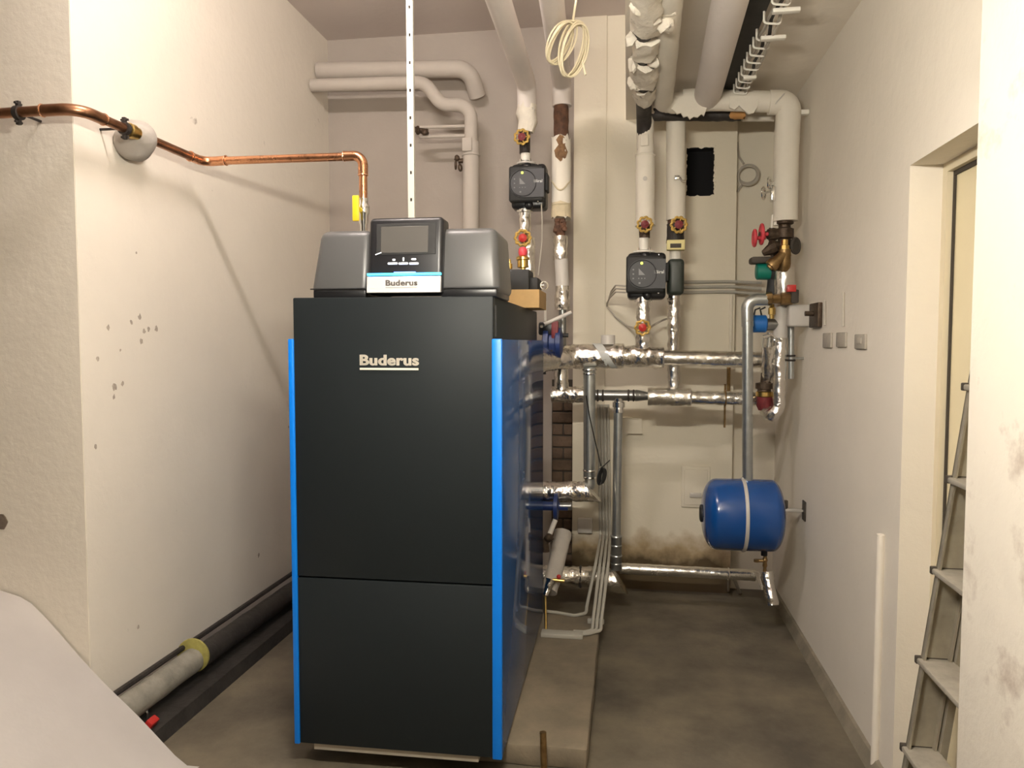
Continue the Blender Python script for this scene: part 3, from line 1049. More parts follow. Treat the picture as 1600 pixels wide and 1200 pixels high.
rad = mm(15.6, YC)
ax = PY(877, 235, YC)
ring = [V((p.x, YC - math.sqrt(max(1e-5, rad ** 2 - min(rad * 0.98, abs(p.x - ax.x)) ** 2)), p.z)) for p in pts]
o.loft([[p + V((0, 0.03, 0)) for p in ring], ring, [ax + V((0, -rad * 1.06, 0)) + (p - (ax + V((0, -rad, 0)))) * 0.45 for p in ring]], True)
o.build('torn_patch', M_WOOL, col2)['label'] = 'brown torn patch in the lagging'
o = MB()
cpts = []
for k in range(11):
    x = 862.5 + 29 * k / 10
    an = math.asin(max(-1, min(1, (x - 877) / 14.6)))
    yy = 283 + 17 * math.sin(math.pi * k / 10)
    q = PY(x, yy, YC)
    cpts.append(V((q.x, YC - rad * math.cos(an) - 0.002, q.z)))
o.tube(cpts, 0.0045, 6)
cpts = []
for k in range(11):
    x = 862.5 + 29 * k / 10
    an = math.asin(max(-1, min(1, (x - 877) / 14.6)))
    q = PY(x, 322 - 0.2 * k, YC)
    cpts.append(V((q.x, YC - rad * math.cos(an) - 0.002, q.z)))
o.tube(cpts, 0.003, 6)
o.build('tie_string', M_TAN, col2)
vpipe(877, 318, 341, YC, 15.6, M_TAN, col2, 'lagging_end', jit=0.004, ragged=0.012)
o = MB()
for k in range(16):
    q = PY(875 + random.uniform(-7, 7), 343 + random.uniform(0, 24), YC - 0.02)
    o.ball(q, 0.018, 1, (1, 1, 1.1), 0.01, 60)
o.tube([PY(876, 336, YC), PY(876, 372, YC)], 0.026, 12)
o.build('rusty_joint', M_RUST, col2)
vpipe(875, 369, 406, YC, 11, M_FOIL, col2, 'foil_sleeve', jit=0.007, px1=876)
vpipe(877, 405, 450, YC, 10.5, M_GREYP, col2, 'pipe', px1=879)
vpipe(879, 447, 484, YC, 11.5, M_FOIL, col2, 'foil_sleeve', jit=0.007)
vpipe(879, 484, 545, YC, 6, M_GREYPIPE, col2, 'pipe')
# lever and blue butterfly valve at the foot of column 2
vb = thing('butterfly_valve', 'dark blue valve with a long grey lever behind the boiler', 'valve', PY(868, 552, YC - 0.1))
Yv = YC - 0.10
o = MB()
o.tube([PY(850, 507, Yv - 0.06), PY(893, 488, Yv - 0.06)], mm(3.2, Yv), 10)
o.build('lever', M_GREYP, vb)
o = MB()
o.box(PY(843, 524, Yv) + V((0, -0.06, 0)), PY(874, 503, Yv) + V((0, 0.04, 0)), bev=0.012)
o.cyl(PY(847, 508, Yv - 0.10), PY(847, 508, Yv), 0.014)
o.build('gear_box', M_BLACK, vb)
MB().cyl(PY(846, 510, Yv - 0.105), PY(846, 510, Yv - 0.09), 0.008, seg=12).build('screw', M_CHROME, vb)
o = MB()
o.box(PY(863, 530, Yv) + V((0, -0.065, 0)), PY(874, 502, Yv) + V((0, -0.05, 0)), bev=0.006)
o.build('tag_plate', M_WINE, vb)
o = MB()
o.lathe(PY(848, 536, Yv), XA, [(0, 0.05), (0.01, 0.09), (0.035, 0.09), (0.04, 0.07), (0.07, 0.07), (0.075, 0.085), (0.10, 0.085), (0.11, 0.05)], 26)
o.build('valve_body', M_DKBLUE, vb)
MB().cyl(PY(870, 524, Yv), PY(888, 524, Yv), 0.012, seg=10).build('valve_bolt', M_BLACKM, vb)
MB().cyl(PY(850, 548, Yv - 0.05), PY(851, 585, Yv - 0.05), 0.008, seg=8).build('valve_bolt', M_BLACKM, vb)
MB().cyl(PY(862, 545, Yv - 0.05), PY(861, 565, Yv - 0.05), 0.010, seg=8).build('valve_bolt', M_BLACKM, vb)

# tan block and safety group behind the control unit
YS = 3.60
blk = MB()
a, b = PY(793, 476, YS), PY(842, 455, YS)
blk.prism([(a.x, YS - 0.16, b.z - 0.002), (a.x, YS - 0.16, BZ1 + 0.001), (b.x + 0.02, YS - 0.16, BZ1 + 0.001), (b.x + 0.02, YS - 0.16, b.z - 0.002)], (0, 0.30, 0))
tag(blk.build('tan_block', M_WOOD), 'tan block lying on the boiler top at the right', 'block')
btop = b.z - 0.001
sg = thing('safety_group', 'black insulated safety group with brass vents on the tan block', 'valve', (PY(815, 455, YS).x, YS, btop))
a, b = PY(795, 452, YS), PY(838, 424, YS)
o = MB()
o.box((a.x, YS - 0.12, btop), (b.x - 0.02, YS + 0.05, b.z), bev=0.006)
o.box((b.x - 0.025, YS - 0.09, btop), (b.x + 0.02, YS + 0.05, b.z - 0.035), bev=0.01)
o.build('insulation_shell', M_BLACKM, sg)
o = MB()
o.torus(PY(850, 446, YS), (0.4, -1, 0), 0.018, 0.004, 20, 6)
o.cyl(PY(838, 447, YS), PY(850, 446, YS), 0.006)
o.build('gauge_ring', M_CHROME, sg)
o = MB()
q = PY(817, 425, YS - 0.04)
hq = lambda y: PY(817, y, YS - 0.04).z - q.z
o.lathe(q, ZA, [(-0.006, 0.013), (hq(419), 0.013), (hq(418), 0.026), (hq(407), 0.026), (hq(406), 0.031), (hq(402), 0.031), (hq(400), 0.022),
                (hq(398), 0.012)], 22)
vt = o.build('air_vent', M_BRASS, sg)
o = MB()
o.lathe(PY(817, 399, YS - 0.04), ZA, [(0, 0.018), (0.012, 0.022), (0.030, 0.020), (0.038, 0.012)], 10)
o.build('red_cap', M_REDW, vt)
q = PY(796, 424, YS - 0.05)
o = MB()
o.lathe(q, ZA, [(-0.006, 0.009), (0.012, 0.009), (0.013, 0.014), (0.035, 0.014), (0.038, 0.008), (0.055, 0.007)], 14)
o.build('bleed_nipple', M_BRASS, sg)

MB().cyl(PY(852, 470, 3.93), PY(852, 502, 3.93), 0.007, seg=10).build('discharge_pipe', M_WHITEP, sg)

# ================================================================== COLUMNS 3 AND 4
col3 = thing('pipe_column', 'torn white lagged pipe column above the middle pump', 'pipe', PY(1006, 390, YC))
x3 = PY(1007, 250, YC).x
zc3 = 2.76
n3 = PZ(1001, 0, zc3)
MB().tube([(n3.x - 0.01, 1.9, zc3), (x3 - 0.005, YC, zc3), PY(1007, 260, YC)], 0.040, 16, fil=0.16, fn=9).build('pipe', M_STEELD, col3)
# ragged sleeves of lagging along the ceiling run
for (y0, y1, rr) in ((2.0, 3.02, 0.062), (3.10, 3.28, 0.058), (3.36, 3.62, 0.062), (3.70, 3.88, 0.056)):
    o = MB()
    o.tube([(x3 - 0.03 + 0.01 * (y0 - 2), y0, zc3), (x3 - 0.03 + 0.01 * (y1 - 2), y1, zc3)], rr, 20, jit=0.014, step=0.04, ragged=0.05)
    o.build('torn_lagging', M_INSULT, col3)
o = MB()
for (px, py, yy) in ((985, 62, 3.35), (1022, 25, 3.0), (990, 100, 3.66), (1020, 95, 3.6), (995, 10, 2.95), (990, 130, 3.9)):
    q = PZ(px, py, zc3 - 0.03)
    o.ball(q, 0.028, 2, (0.9, 0.8, 1.2), 0.018, 40)
o.build('lagging_scrap', M_INSUL, col3)
o = MB()
o.tube([PY(1014, 150, YC - 0.02), PY(1010, 164, YC - 0.035), PY(1014, 180, YC - 0.04)], [0.024, 0.036, 0.03], 12, jit=0.014, step=0.02, ragged=0.03)
o.build('torn_lagging', M_INSULT, col3)
vpipe(1008, 180, 246, YC, 13, M_INSUL, col3, 'lagging', jit=0.003)
vpipe(1008, 243, 346, YC, 14.5, M_INSUL, col3, 'lagging', jit=0.003)
MB().torus(PY(1008, 243, YC), ZA, mm(14, YC), 0.006, 28, 8).build('lagging_collar', M_INSUL, col3)
a, b = PY(1000, 232, YC), PY(1013, 213, YC)
MB().box((a.x, YC - mm(15, YC), a.z), (b.x, YC - mm(12, YC), b.z), bev=0.008).build('tag_plate', M_INSUL, col3)
MB().lathe(PY(1008, 279, YC - mm(14, YC)), -YA, [(-0.01, 0.012), (0.004, 0.012), (0.006, 0.006)], 12).build('test_point', M_GREYP, col3)
vpipe(1008, 345, 353, YC, 16, M_INSUL, col3, 'lagging_end', ragged=0.006)
vpipe(1007, 350, 372, YC, 8.5, M_BRONZE, col3, 'valve_body')
handwheel(PY(1007, 355, YC) - YA * 0.10, -YA, mm(10.5, YC), col3, M_GOLD, M_WINE, 9)
vpipe(1006, 368, 391, YC, 7.5, M_WHITEP, col3, 'pipe_neck', jit=0.002)
p2, pc, W, H, D = make_pump(1011, 432, YC, 64, 74, 'black circulation pump on the chimney breast, beside a dark green casting')
flange(PY(1006, 394, YC), ZA, mm(17, YC), 0.012, p2, M_WHITEP)
vpipe(1007, 392, 404, YC, 9.5, M_GREYPIPE, p2, 'pump_neck')
vpipe(1005, 464, 472, YC, 14, M_CHROME, p2, 'union_nut')
o = MB()
for k in range(3):
    y = 447 + 5 * k
    o.tube([PY(978, y, YC), PY(962, y - 1, YC + 0.1), PY(955 - k, y + 8, YC + 0.25), PY(948, 478 - 2 * k, YBR - 0.02)], 0.005, 6, fil=0.03)
o.tube([PY(948, 478, YBR - 0.02), PY(962, 496, YBR - 0.02), PY(980, 510, YBR - 0.02), PY(998, 514, YC + 0.1)], 0.006, 6, fil=0.08)
o.tube([PY(1012, 514, YC + 0.1), PY(1030, 502, YBR - 0.1), PY(1048, 496, YC)], 0.006, 6, fil=0.05)
o.build('pump_cable', M_CABLEG, p2)
vpipe(1005, 470, 505, YC, 10, M_FOIL, col3, 'foil_sleeve', jit=0.007)
MB().lathe(PY(1004, 512, YC), -YA, [(-0.02, 0.03), (0.03, 0.03), (0.06, 0.012)], 14).build('valve_body', M_BRASS, col3)
handwheel(PY(1004, 512, YC - 0.06), -YA, mm(10.5, YC), col3, M_GOLD, M_RED, 8)
vpipe(1004, 505, 545, YC, 11, M_FOIL, col3, 'foil_sleeve', jit=0.008, px1=1005)

col4 = thing('pipe_column', 'plain white lagged pipe column left of the flue hole', 'pipe', PY(1054, 610, YC + 0.06))
Y4 = YC + 0.06
vpipe(1056, 186, 344, Y4, 14.5, M_INSUL, col4, 'lagging', jit=0.002)
o = MB()
q = PY(1056, 279, Y4 - mm(14, Y4))
o.box(q - V((0.01, 0.03, 0.01)), q + V((0.02, 0.0, 0.012)), bev=0.003)
o.tube([q + V((0.02, -0.02, 0)), q + V((0.03, -0.03, -0.02)), q + V((0.05, -0.02, -0.02))], 0.006, 8)
o.build('lever_tap', M_CHROME, col4)
vpipe(1056, 343, 358, Y4, 12, M_RUST, col4, 'lagging_end', jit=0.006)
vpipe(1055, 350, 380, Y4, 13, M_STEELD, col4, 'valve_body', jit=0.005)
handwheel(PY(1059, 355, Y4) - YA * 0.09, -YA, mm(11, Y4), col4, M_GOLD, M_WINE, 10)
a, b = PY(1041, 393, Y4), PY(1069, 377, Y4)
g = MB().box((a.x, Y4 - 0.075, a.z), (b.x, Y4 - 0.02, b.z), bev=0.004).build('meter_case', M_PALEYEL, col4)
a, b = PY(1046, 390, Y4), PY(1063, 383, Y4)
MB().box((a.x, Y4 - 0.077, a.z), (b.x, Y4 - 0.07, b.z), bev=0.001).build('meter_display', M_DARKSLOT, g)
vpipe(1055, 376, 394, Y4, 8, M_BRONZE, col4, 'pipe')
vpipe(1055, 392, 406, Y4, 8.5, M_WHITEP, col4, 'pipe_neck')
o = MB()
a, b = PY(1042, 462, Y4), PY(1068, 406, Y4)
o.box((a.x, Y4 - 0.08, a.z), (b.x, Y4 + 0.06, b.z), bev=0.022, seg=3)
o.build('green_casting', M_DKGREEN, col4)
vpipe(1053, 460, 470, Y4, 9, M_CHROME, col4, 'union_nut')
vpipe(1053, 466, 518, Y4, 9.5, M_FOIL, col4, 'foil_sleeve', jit=0.007)
vpipe(1052, 512, 552, Y4, 8.5, M_FOIL, col4, 'foil_sleeve', jit=0.005)
vpipe(1052, 548, 612, Y4, 9.5, M_FOILS, col4, 'foil_sleeve', jit=0.004, px1=1053)

# ================================================================== HEADERS
hd = thing('pipe_header', 'upper foil-wrapped header pipe with grey tape round it', 'pipe', PY(960, 575, YC))
a = PY(884, 556, YC)
o = MB()
o.tube([PY(826, 566, 3.95), PY(862, 560, YC - 0.08), PY(890, 557, YC), PY(974, 556, YC)], mm(19, YC), 30, fil=0.12, jit=0.006, step=0.012, jfreq=34)
o.build('foil_sleeve', M_FOIL, hd)
hpipe(971, 556, 1036, 559, YC, 16.5, M_FOIL, hd, 'foil_sleeve', jit=0.007)
hpipe(1034, 559, 1212, 563, YC, 12.5, M_FOILS, hd, 'foil_sleeve', jit=0.003)
for x, y, r in ((973, 556, 18.5), (1035, 559, 16)):
    q = PY(x, y, YC)
    MB().torus(q, XA, mm(r - 1.5, YC), 0.009, 24, 8).build('foil_seam', M_FOIL, hd)
o = MB()   # slanting grey tape
rings = []
for k in range(25):
    an = math.pi * 0.62 - k * math.pi * 1.1 / 24
    rr = mm(19.6, YC)
    t = k / 24
    cx_ = PY(928 + 34 * t, 556, YC)
    rings.append((V((cx_.x - 0.02, YC - math.sin(max(0.0, 1) * (an + 1.2)) * 0 - rr * math.cos(an - 0.30), cx_.z + rr * math.sin(an - 0.30))), rr))
pl = [p for p, _ in rings]
o.loft([[p, p + V((0.05, 0, 0.0)), p + V((0.05, 0.004, 0.0)), p + V((0, 0.004, 0.0))] for p in pl], True)
o.build('tape', M_TAPE, hd)
o = MB()
q = PY(950, 538, YC)
o.lathe(q, ZA, [(0, 0.040), (0.05, 0.038), (0.052, 0.03)], 20)
o.build('end_cap', M_GREYP, hd)
o = MB()
o.tube([PY(877, 570, YC), PY(877, 612, YC)], mm(11, YC), 18, jit=0.006, step=0.012)
o.build('foil_sleeve', M_FOIL, hd)
# galvanised drop from the header
gd = thing('galvanised_drop_pipe', 'grey galvanised drop pipe under the taped header', 'pipe', PY(922, 760, YC - 0.04))
Yg = YC - 0.04
vpipe(921, 574, 748, Yg, 9.5, M_GALV, gd, 'pipe')
for y, r in ((578, 12), (584, 11), (735, 11), (746, 10.5)):
    q = PY(921.5, y, Yg)
    MB().torus(q, ZA, mm(r - 2, Yg), 0.007, 24, 8).build('press_ring', M_CHROME, gd)
o = MB()
o.tube([PY(922, 742, Yg), PY(922, 757, Yg), PY(912, 772, Yg)], mm(8.5, Yg), 16, fil=0.04)
o.build('elbow', M_GALV, gd)
# middle foil flow stub into the boiler
st = thing('foil_pipe_stub', 'thick foil-wrapped pipe stub behind the boiler with a slanted end', 'pipe', PY(880, 785, YC - 0.1))
Ys = YC - 0.12
o = MB()
a, b = PY(836, 768, Ys), PY(928, 768, Ys)
rr = mm(16, Ys)
o.tube([a, b], rr, 24, jit=0.006, step=0.012)
for v in o.bm.verts:       # mitred right end
    if v.co.x > b.x - 0.10:
        k = (v.co.x - (b.x - 0.10)) / 0.10
        v.co.x += k * ((a.z - v.co.z) * 0.85)
o.build('foil_sleeve', M_FOIL, st)
o = MB()
q = PY(862, 797, Ys)
o.lathe(PY(839, 790, Ys - 0.05), XA, [(0, 0.03), (0.005, 0.075), (0.025, 0.075), (0.03, 0.025), (0.09, 0.025), (0.095, 0.072), (0.115, 0.072), (0.12, 0.022),
                                      (0.17, 0.022)], 24)
o.build('blue_flange', M_DKBLUE, st)
MB().cyl(PY(875, 791, Ys - 0.05), PY(893, 791, Ys - 0.05), 0.022).build('pipe_end', M_GREYPIPE, st)

hd2 = thing('pipe_header', 'lower header pipe with a grey tee and reducer between foil sleeves', 'pipe', PY(1000, 640, YC))
hpipe(862, 616, 914, 617, YC, 13, M_FOIL, hd2, 'foil_sleeve', jit=0.006)
hpipe(910, 617, 1000, 618, YC, 8.5, M_GREYPIPE, hd2, 'steel_tee')
for x in (934, 942, 982, 990):
    MB().torus(PY(x, 618, YC), XA, mm(8, YC), 0.006, 24, 8).build('press_ring', M_STEELD, hd2)
a, b = PY(993, 618, YC), PY(1014, 619, YC)
MB().tube([a, b], [mm(9.5, YC), mm(6, YC)], 20).build('reducer', M_GREYPIPE, hd2)
hpipe(1012, 620, 1078, 621, YC, 14.5, M_FOILS, hd2, 'foil_sleeve', jit=0.004)
hpipe(1077, 621, 1200, 624, YC, 10.5, M_FOILS, hd2, 'foil_sleeve', jit=0.004)
MB().torus(PY(1078, 621, YC), XA, mm(12.5, YC), 0.008, 24, 8).build('foil_seam', M_FOIL, hd2)
o = MB()
o.lathe(PY(967, 622, YC), -ZA, [(0, 0.028), (0.02, 0.026), (0.022, 0.034), (0.05, 0.034), (0.052, 0.027), (0.07, 0.03), (0.08, 0.03)], 20)
o.build('tee_outlet', M_CHROME, hd2)
# pipe bracket between the two headers
o = MB()
q0, q1 = PY(1139, 570, YBR - 0.03), PY(1139, 614, YBR - 0.03)
o.box((q1.x - 0.012, YBR - 0.03, q1.z), (q0.x + 0.010, YBR, q0.z), bev=0.002)
o.build('pipe_bracket', M_BRASSD, hd2)
o = MB()
o.tube([PY(1133, 600, YC), PY(1132, 668, YC)], 0.006, 6)
o.torus(PY(1133, 622, YC), XA, mm(12, YC), 0.004, 24, 6)
o.build('pipe_hanger', M_BRASSD, hd2)

# vertical galvanised pipe to the floor main
gv = thing('galvanised_drop_pipe', 'thin grey galvanised pipe from the tee down to the floor pipe', 'pipe', PY(964, 890, YC))
vpipe(966, 636, 845, YC, 7, M_GALV, gv, 'pipe', px1=963)
for y, r in ((838, 9.5), (852, 9), (868, 9.5), (880, 9)):
    MB().torus(PY(963, y, YC), ZA, mm(r - 2, YC), 0.007, 24, 8).build('press_ring', M_GALV, gv)
vpipe(963, 838, 890, YC, 8.5, M_GREYPIPE, gv, 'coupling')

fm = thing('floor_pipe', 'foil-jacketed pipe running along the floor under the chimney breast', 'pipe', PY(1000, 920, YC))
o = MB()
a, b = PY(862, 900, YC - 0.12), PY(946, 902, YC)
o.tube([PY(835, 898, YC - 0.12), b], mm(16, YC), 22, jit=0.006, step=0.012)
o.build('foil_sleeve', M_FOIL, fm)
MB().torus(PY(907, 901, YC - 0.04), XA, mm(15.5, YC), 0.008, 24, 8).build('foil_seam', M_STEELD, fm)
o = MB()
rr = mm(19, YC)
a, b = PY(942, 906, YC - 0.02), PY(968, 908, YC - 0.02)
o.tube([a, b], rr, 22, jit=0.006, step=0.02)
for v in o.bm.verts:
    if v.co.x > b.x - 0.06:
        v.co.x += (v.co.x - (b.x - 0.06)) / 0.06 * (a.z - v.co.z) * 0.7
o.build('foil_elbow', M_FOIL, fm)
hpipe(968, 888, 1180, 899, YC + 0.12, 8.7, M_FOILS, fm, 'foil_sleeve', jit=0.002)
MB().torus(PY(1138, 897, YC + 0.12), XA, mm(9, YC), 0.006, 22, 8).build('foil_seam', M_FOIL, fm)
o = MB()
q = PY(1140, 897, YC + 0.12)
o.tube([PY(1145, 900, YC + 0.10), PZ(1156, 926, 0.006)], 0.010, 8)
o.tube([PY(1138, 905, YC + 0.10), PZ(1138, 924, 0.004)], 0.006, 8)
o.build('support_strut', M_GREYP, fm)
o = MB()
o.prism([PY(1178, 893, YC + 0.1), PY(1186, 895, YC + 0.1), PY(1194, 918, YC + 0.02), PY(1190, 922, YC + 0.02)], (0, 0.05, 0))
o.build('foil_flap', M_FOIL, fm)

# grey lagged inclined pipe and drain valves beside the boiler
ip = thing('inclined_pipe', 'pale grey lagged pipe slanting to the floor behind the boiler', 'pipe', PZ(856, 940, PLZ))
o = MB()
o.tube([PY(880, 832, 4.15), PY(866, 896, 3.98), PY(858, 925, 3.90)], [0.048, 0.046, 0.040], 18, jit=0.004, step=0.03)
o.build('lagging', M_PUTTY, ip)
o = MB()
o.tube([PY(861, 905, 3.88), PY(853, 930, 3.85)], [0.026, 0.014], 14, jit=0.006, step=0.012)
o.build('foil_end', M_FOIL, ip)
o = MB()
o.tube([PY(868, 812, 3.95), PY(856, 842, 3.92), PY(852, 862, 3.90)], 0.014, 10)
o.build('grey_arm', M_GREYP, ip)
o = MB()
o.tube([PY(862, 838, 3.9), PY(852, 846, 3.9), PY(853, 862, 3.9)], 0.02, 10)
o.ball(PY(857, 840, 3.88), 0.024, 2, (1, 1, 1), 0.006, 50)
o.build('drain_tap', M_BRONZE, ip)
o = MB()
o.ball(PY(873, 901, 3.88), 0.012, 2)
o.build('red_knob', M_RED, ip)
o = MB()
o.cyl(PY(864, 906, 3.88), PY(882, 908, 3.88), 0.010)
o.cyl(PY(852, 932, 3.85), PZ(853, 985, PLZ), 0.006)
o.build('tap_spout', M_BRASS, ip)

# ================================================================== CONDUITS
cds = []
for k in range(4):
    x0 = 936 + 5 * k
    q0 = PY(x0 - 1, 632, YBR - 0.025)
    q1 = PY(x0 + 2.5, 838, YBR - 0.025)
    pts = [q0, q1]
    m1 = PY(931 + 6.5 * k, 880, YC - 0.10)
    e = PZ(919 + 6.5 * k if k else 916, 985 if k else 958, PLZ + 0.012)
    pts += [m1, V((e.x, e.y + 0.05, e.z + 0.02)), e]
    if k == 0:
        ex = PZ(860, 957, PLZ + 0.012)
        pts += [PZ(898, 962, PLZ + 0.008), PZ(870, 957, PLZ + 0.006), PZ(852, 955, PLZ + 0.006)]
    else:
        pts += [PZ(910 + 3 * k, 986 + 1.5 * k, PLZ + 0.011), PZ(896, 984 + 2.5 * k, PLZ + 0.011)]
    o = MB()
    o.tube(pts, 0.0088, 8, fil=0.03, fn=4)
    cds.append(o.build('conduit', M_CONDUIT))
ords = ['leftmost grey conduit of the four dropping beside the breast edge', 'second grey conduit from the left beside the breast edge',
        'third grey conduit from the left beside the breast edge', 'rightmost grey conduit of the four dropping beside the breast edge']
for ob, lb in zip(cds, ords):
    tag(ob, lb, 'conduit', 'grey conduits beside the boiler')
# saddle clips that hold the conduits
sd = MB()
q0, q1 = PZ(918, 970, PLZ + 0.012), PZ(944, 972, PLZ + 0.012)
sd.box((q0.x, q0.y - 0.012, PLZ), (q1.x, q0.y + 0.012, PLZ + 0.024), bev=0.004)
tag(sd.build('conduit_clip', M_CONDUIT), 'grey clip across the conduits on the plinth edge', 'clip')
tr = MB()
q0, q1 = PZ(820, 991, PLZ), PZ(912, 991, PLZ)
tr.box((BX1 + 0.04, q0.y - 0.03, PLZ), (q1.x, q0.y + 0.03, PLZ + 0.022), bev=0.004)
tag(tr.build('cable_trunking', M_CONDUIT), 'flat grey cable trunking lying on the plinth beside the boiler', 'trunking')
# small grey junction box and plate on the breast edge
o = MB()
a, b = PY(903, 830, YBR), PY(926, 808, YBR)
o.box((a.x, YBR - 0.05, a.z), (b.x, YBR - 0.012, b.z), bev=0.006)
jb = tag(o.build('junction_box', M_GREYP), 'small pale junction box low on the breast edge behind the boiler', 'box')
o = MB()
a, b = PY(968, 676, YBR), PY(1003, 652, YBR)
o.prism([(a.x, YBR - 0.04, b.z), (b.x, YBR - 0.04, b.z), (b.x, YBR - 0.04, a.z), (a.x + 0.05, YBR - 0.04, a.z), (a.x, YBR - 0.04, a.z - 0.05)], (0, 0.04, 0))
tag(o.build('pale_wall_box', M_WALLB), 'pale box with a slanted corner beside the thin galvanised pipe', 'box')
# black cable with a small coil
bc = thing('black_cable', 'thin black cable with a bundled coil hanging by the conduits', 'cable', PY(940, 760, YC - 0.1))
o = MB()
o.tube([PY(916, 618, YC - 0.1), PY(921, 650, YC - 0.1), PY(930, 690, YC - 0.1), PY(939, 728, YC - 0.1)], 0.0035, 6)
o.tube([PY(941, 730, YC - 0.1), PY(953, 719, YC - 0.05)], 0.003, 6)
o.build('lead', M_CABLEK, bc)
o = MB()
for k in range(6):
    cpt = PY(938 + 0.9 * k, 744, YC - 0.12 + 0.006 * k)
    pts = []
    for j in range(20):
        an = 2 * math.pi * j / 20
        pts.append(cpt + V((0.014 * math.cos(an) + 0.006 * math.sin(an), 0.012 * math.cos(an), 0.047 * math.sin(an) * (1 - 0.03 * k))))
    o.tube(pts, 0.0045, 6, closed=True)
o.build('coil', M_CABLEK, bc)
# three grey cables along the breast between the pumps
for k in range(3):
    o = MB()
    y = 441 + 8 * k
    o.tube([PY(1060, y, YBR - 0.012), PY(1140, y - 1, YBR - 0.012), PY(1146, y - 1, YBR - 0.012), PY(1190, y + 1 + k, YBR - 0.012)], 0.009, 8)
    ob = o.build('wall_cable', M_CONDUIT)
    tag(ob, ['top', 'middle', 'bottom'][k] + ' one of three grey cables crossing the chimney breast to the right', 'cable', 'grey cables across the chimney breast')
# vertical surface conduit on the right edge of the breast
o = MB()
a = PY(1143.5, 470, YBR)
o.tube([PY(1143, 460, YBR - 0.008), PY(1141, 560, YBR - 0.008)], 0.010, 8)
tag(o.build('wall_conduit', M_WALLB), 'cream painted conduit on the right edge of the chimney breast', 'conduit')
# soot door plate
a, b = PY(1064, 792, YBR), PY(1110, 729, YBR)
sdoor = thing('soot_door', 'cream painted cleaning door plate low on the chimney breast', 'hatch', ((a.x + b.x) / 2, YBR, a.z))
MB().box((a.x, YBR - 0.012, a.z), (b.x, YBR, b.z), bev=0.008, seg=3).build('plate', M_WALLB, sdoor)
o = MB()
o.box((a.x + 0.018, YBR - 0.018, a.z + 0.018), (b.x - 0.018, YBR - 0.010, b.z - 0.018), bev=0.006)
o.build('door_leaf', M_WALLB, sdoor)
q0, q1 = PY(1077, 776, YBR), PY(1096, 769, YBR)
MB().box((q0.x, YBR - 0.030, q0.z), (q1.x, YBR - 0.017, q1.z), bev=0.005).build('handle', M_GREYP, sdoor)

# coil of grey cable on the wall right of the breast
o = MB()
for k in range(6):
    c = PY(1169 + random.uniform(-1, 1), 273 + random.uniform(-1.5, 1.5), YBK - 0.02 - 0.006 * k)
    R = mm(14.5 + random.uniform(-1.5, 1.5), YBK)
    pts = [c + V((R * math.cos(2 * math.pi * j / 28) * 1.05, 0, R * math.sin(2 * math.pi * j / 28))) for j in range(28)]
    o.tube(pts, 0.006, 6, closed=True)
o.tube([PY(1152, 300, YBK - 0.02), PY(1160, 288, YBK - 0.03)], 0.006, 6)
o.tube([PY(1152, 222, YBK - 0.02), PY(1155, 245, YBK - 0.02), PY(1162, 256, YBK - 0.03)], 0.006, 6)
tag(o.build('cable_coil', M_CABLEG), 'grey cable coil on the wall right of the flue hole', 'cable')

# ================================================================== CEILING RUNS
# cream cable coil hanging from the ceiling
cc = thing('cable_coil', 'cream cable coil hanging from the ceiling', 'cable', PY(895, 20, 3.3))
YK = 3.30
o = MB()
for (cx_, cy_, ax_, bz_, tl, n_, dy_) in ((897, 78, 15, 41, -16, 7, 0.0), (878, 66, 11, 33, -30, 5, -0.03)):
    for k in range(n_):
        cen = PY(cx_ + random.uniform(-3.5, 3.5), cy_ + random.uniform(-2, 2), YK + dy_ + 0.012 * k)
        A_, B_ = mm(ax_ + random.uniform(-4.5, 4.5), YK), mm(bz_ + random.uniform(-3, 2), YK)
        tilt = math.radians(tl + random.uniform(-5, 5))
        pts = []
        for j in range(30):
            an = 2 * math.pi * j / 30
            x, zz = A_ * math.cos(an), B_ * math.sin(an)
            pts.append(cen + V((x * math.cos(tilt) - zz * math.sin(tilt), 0.05 * math.cos(an), x * math.sin(tilt) + zz * math.cos(tilt))))
        o.tube(pts, 0.0042, 7, closed=True)
o.build('loops', M_CABLE, cc)
o = MB()
q = PY(894, 40, YK)
o.tube([V((q.x + 0.03, YK, ZH)), V((q.x + 0.018, YK, 3.0)), q, PY(890, 50, YK - 0.01)], 0.005, 7)
o.build('lead', M_CABLE, cc)
o = MB()
o.tube([PY(910, 96, YK), PY(915, 117, YK)], 0.005, 7)
o.build('lead', M_CABLE, cc)

# insulated pipe bending across to the right wall, then down
zb = 2.775
ex = PY(1228, 160, 4.16).x
nb = PZ(1036, 0, zb)
yb_ = 4.08
tp = thing('lagged_pipe', 'white lagged pipe across the back ceiling and down the right corner', 'pipe', V((ex, yb_, 1.9)))
xb_ = PZ(1037, 150, zb).x
MB().tube([(nb.x - 0.005, 1.9, zb), (xb_, yb_, zb), (xb_ + 0.3, yb_, PY(1100, 157, yb_).z)], 0.052, 20, fil=0.08, fn=8, jit=0.004, step=0.06).build('lagging', M_INSUL, tp)
zz = PY(1150, 158, yb_).z
MB().tube([(xb_ + 0.1, yb_, PY(1080, 155, yb_).z), (ex - 0.03, yb_, PY(1210, 160, yb_).z)], 0.053, 20, jit=0.004, step=0.05).build('lagging', M_INSUL, tp)
MB().tube([(ex - 0.10, yb_, PY(1210, 160, yb_).z), (ex, yb_, PY(1228, 160, yb_).z), PY(1229, 230, yb_), PY(1227, 346, yb_)], 0.062, 22, fil=0.075, fn=5).build('lagging', M_INSUL, tp)
o = MB()
o.torus(PY(1215, 160, yb_), (1, 0, -0.9), 0.062, 0.004, 26, 6)
o.build('lagging_seam', M_GREYP, tp)
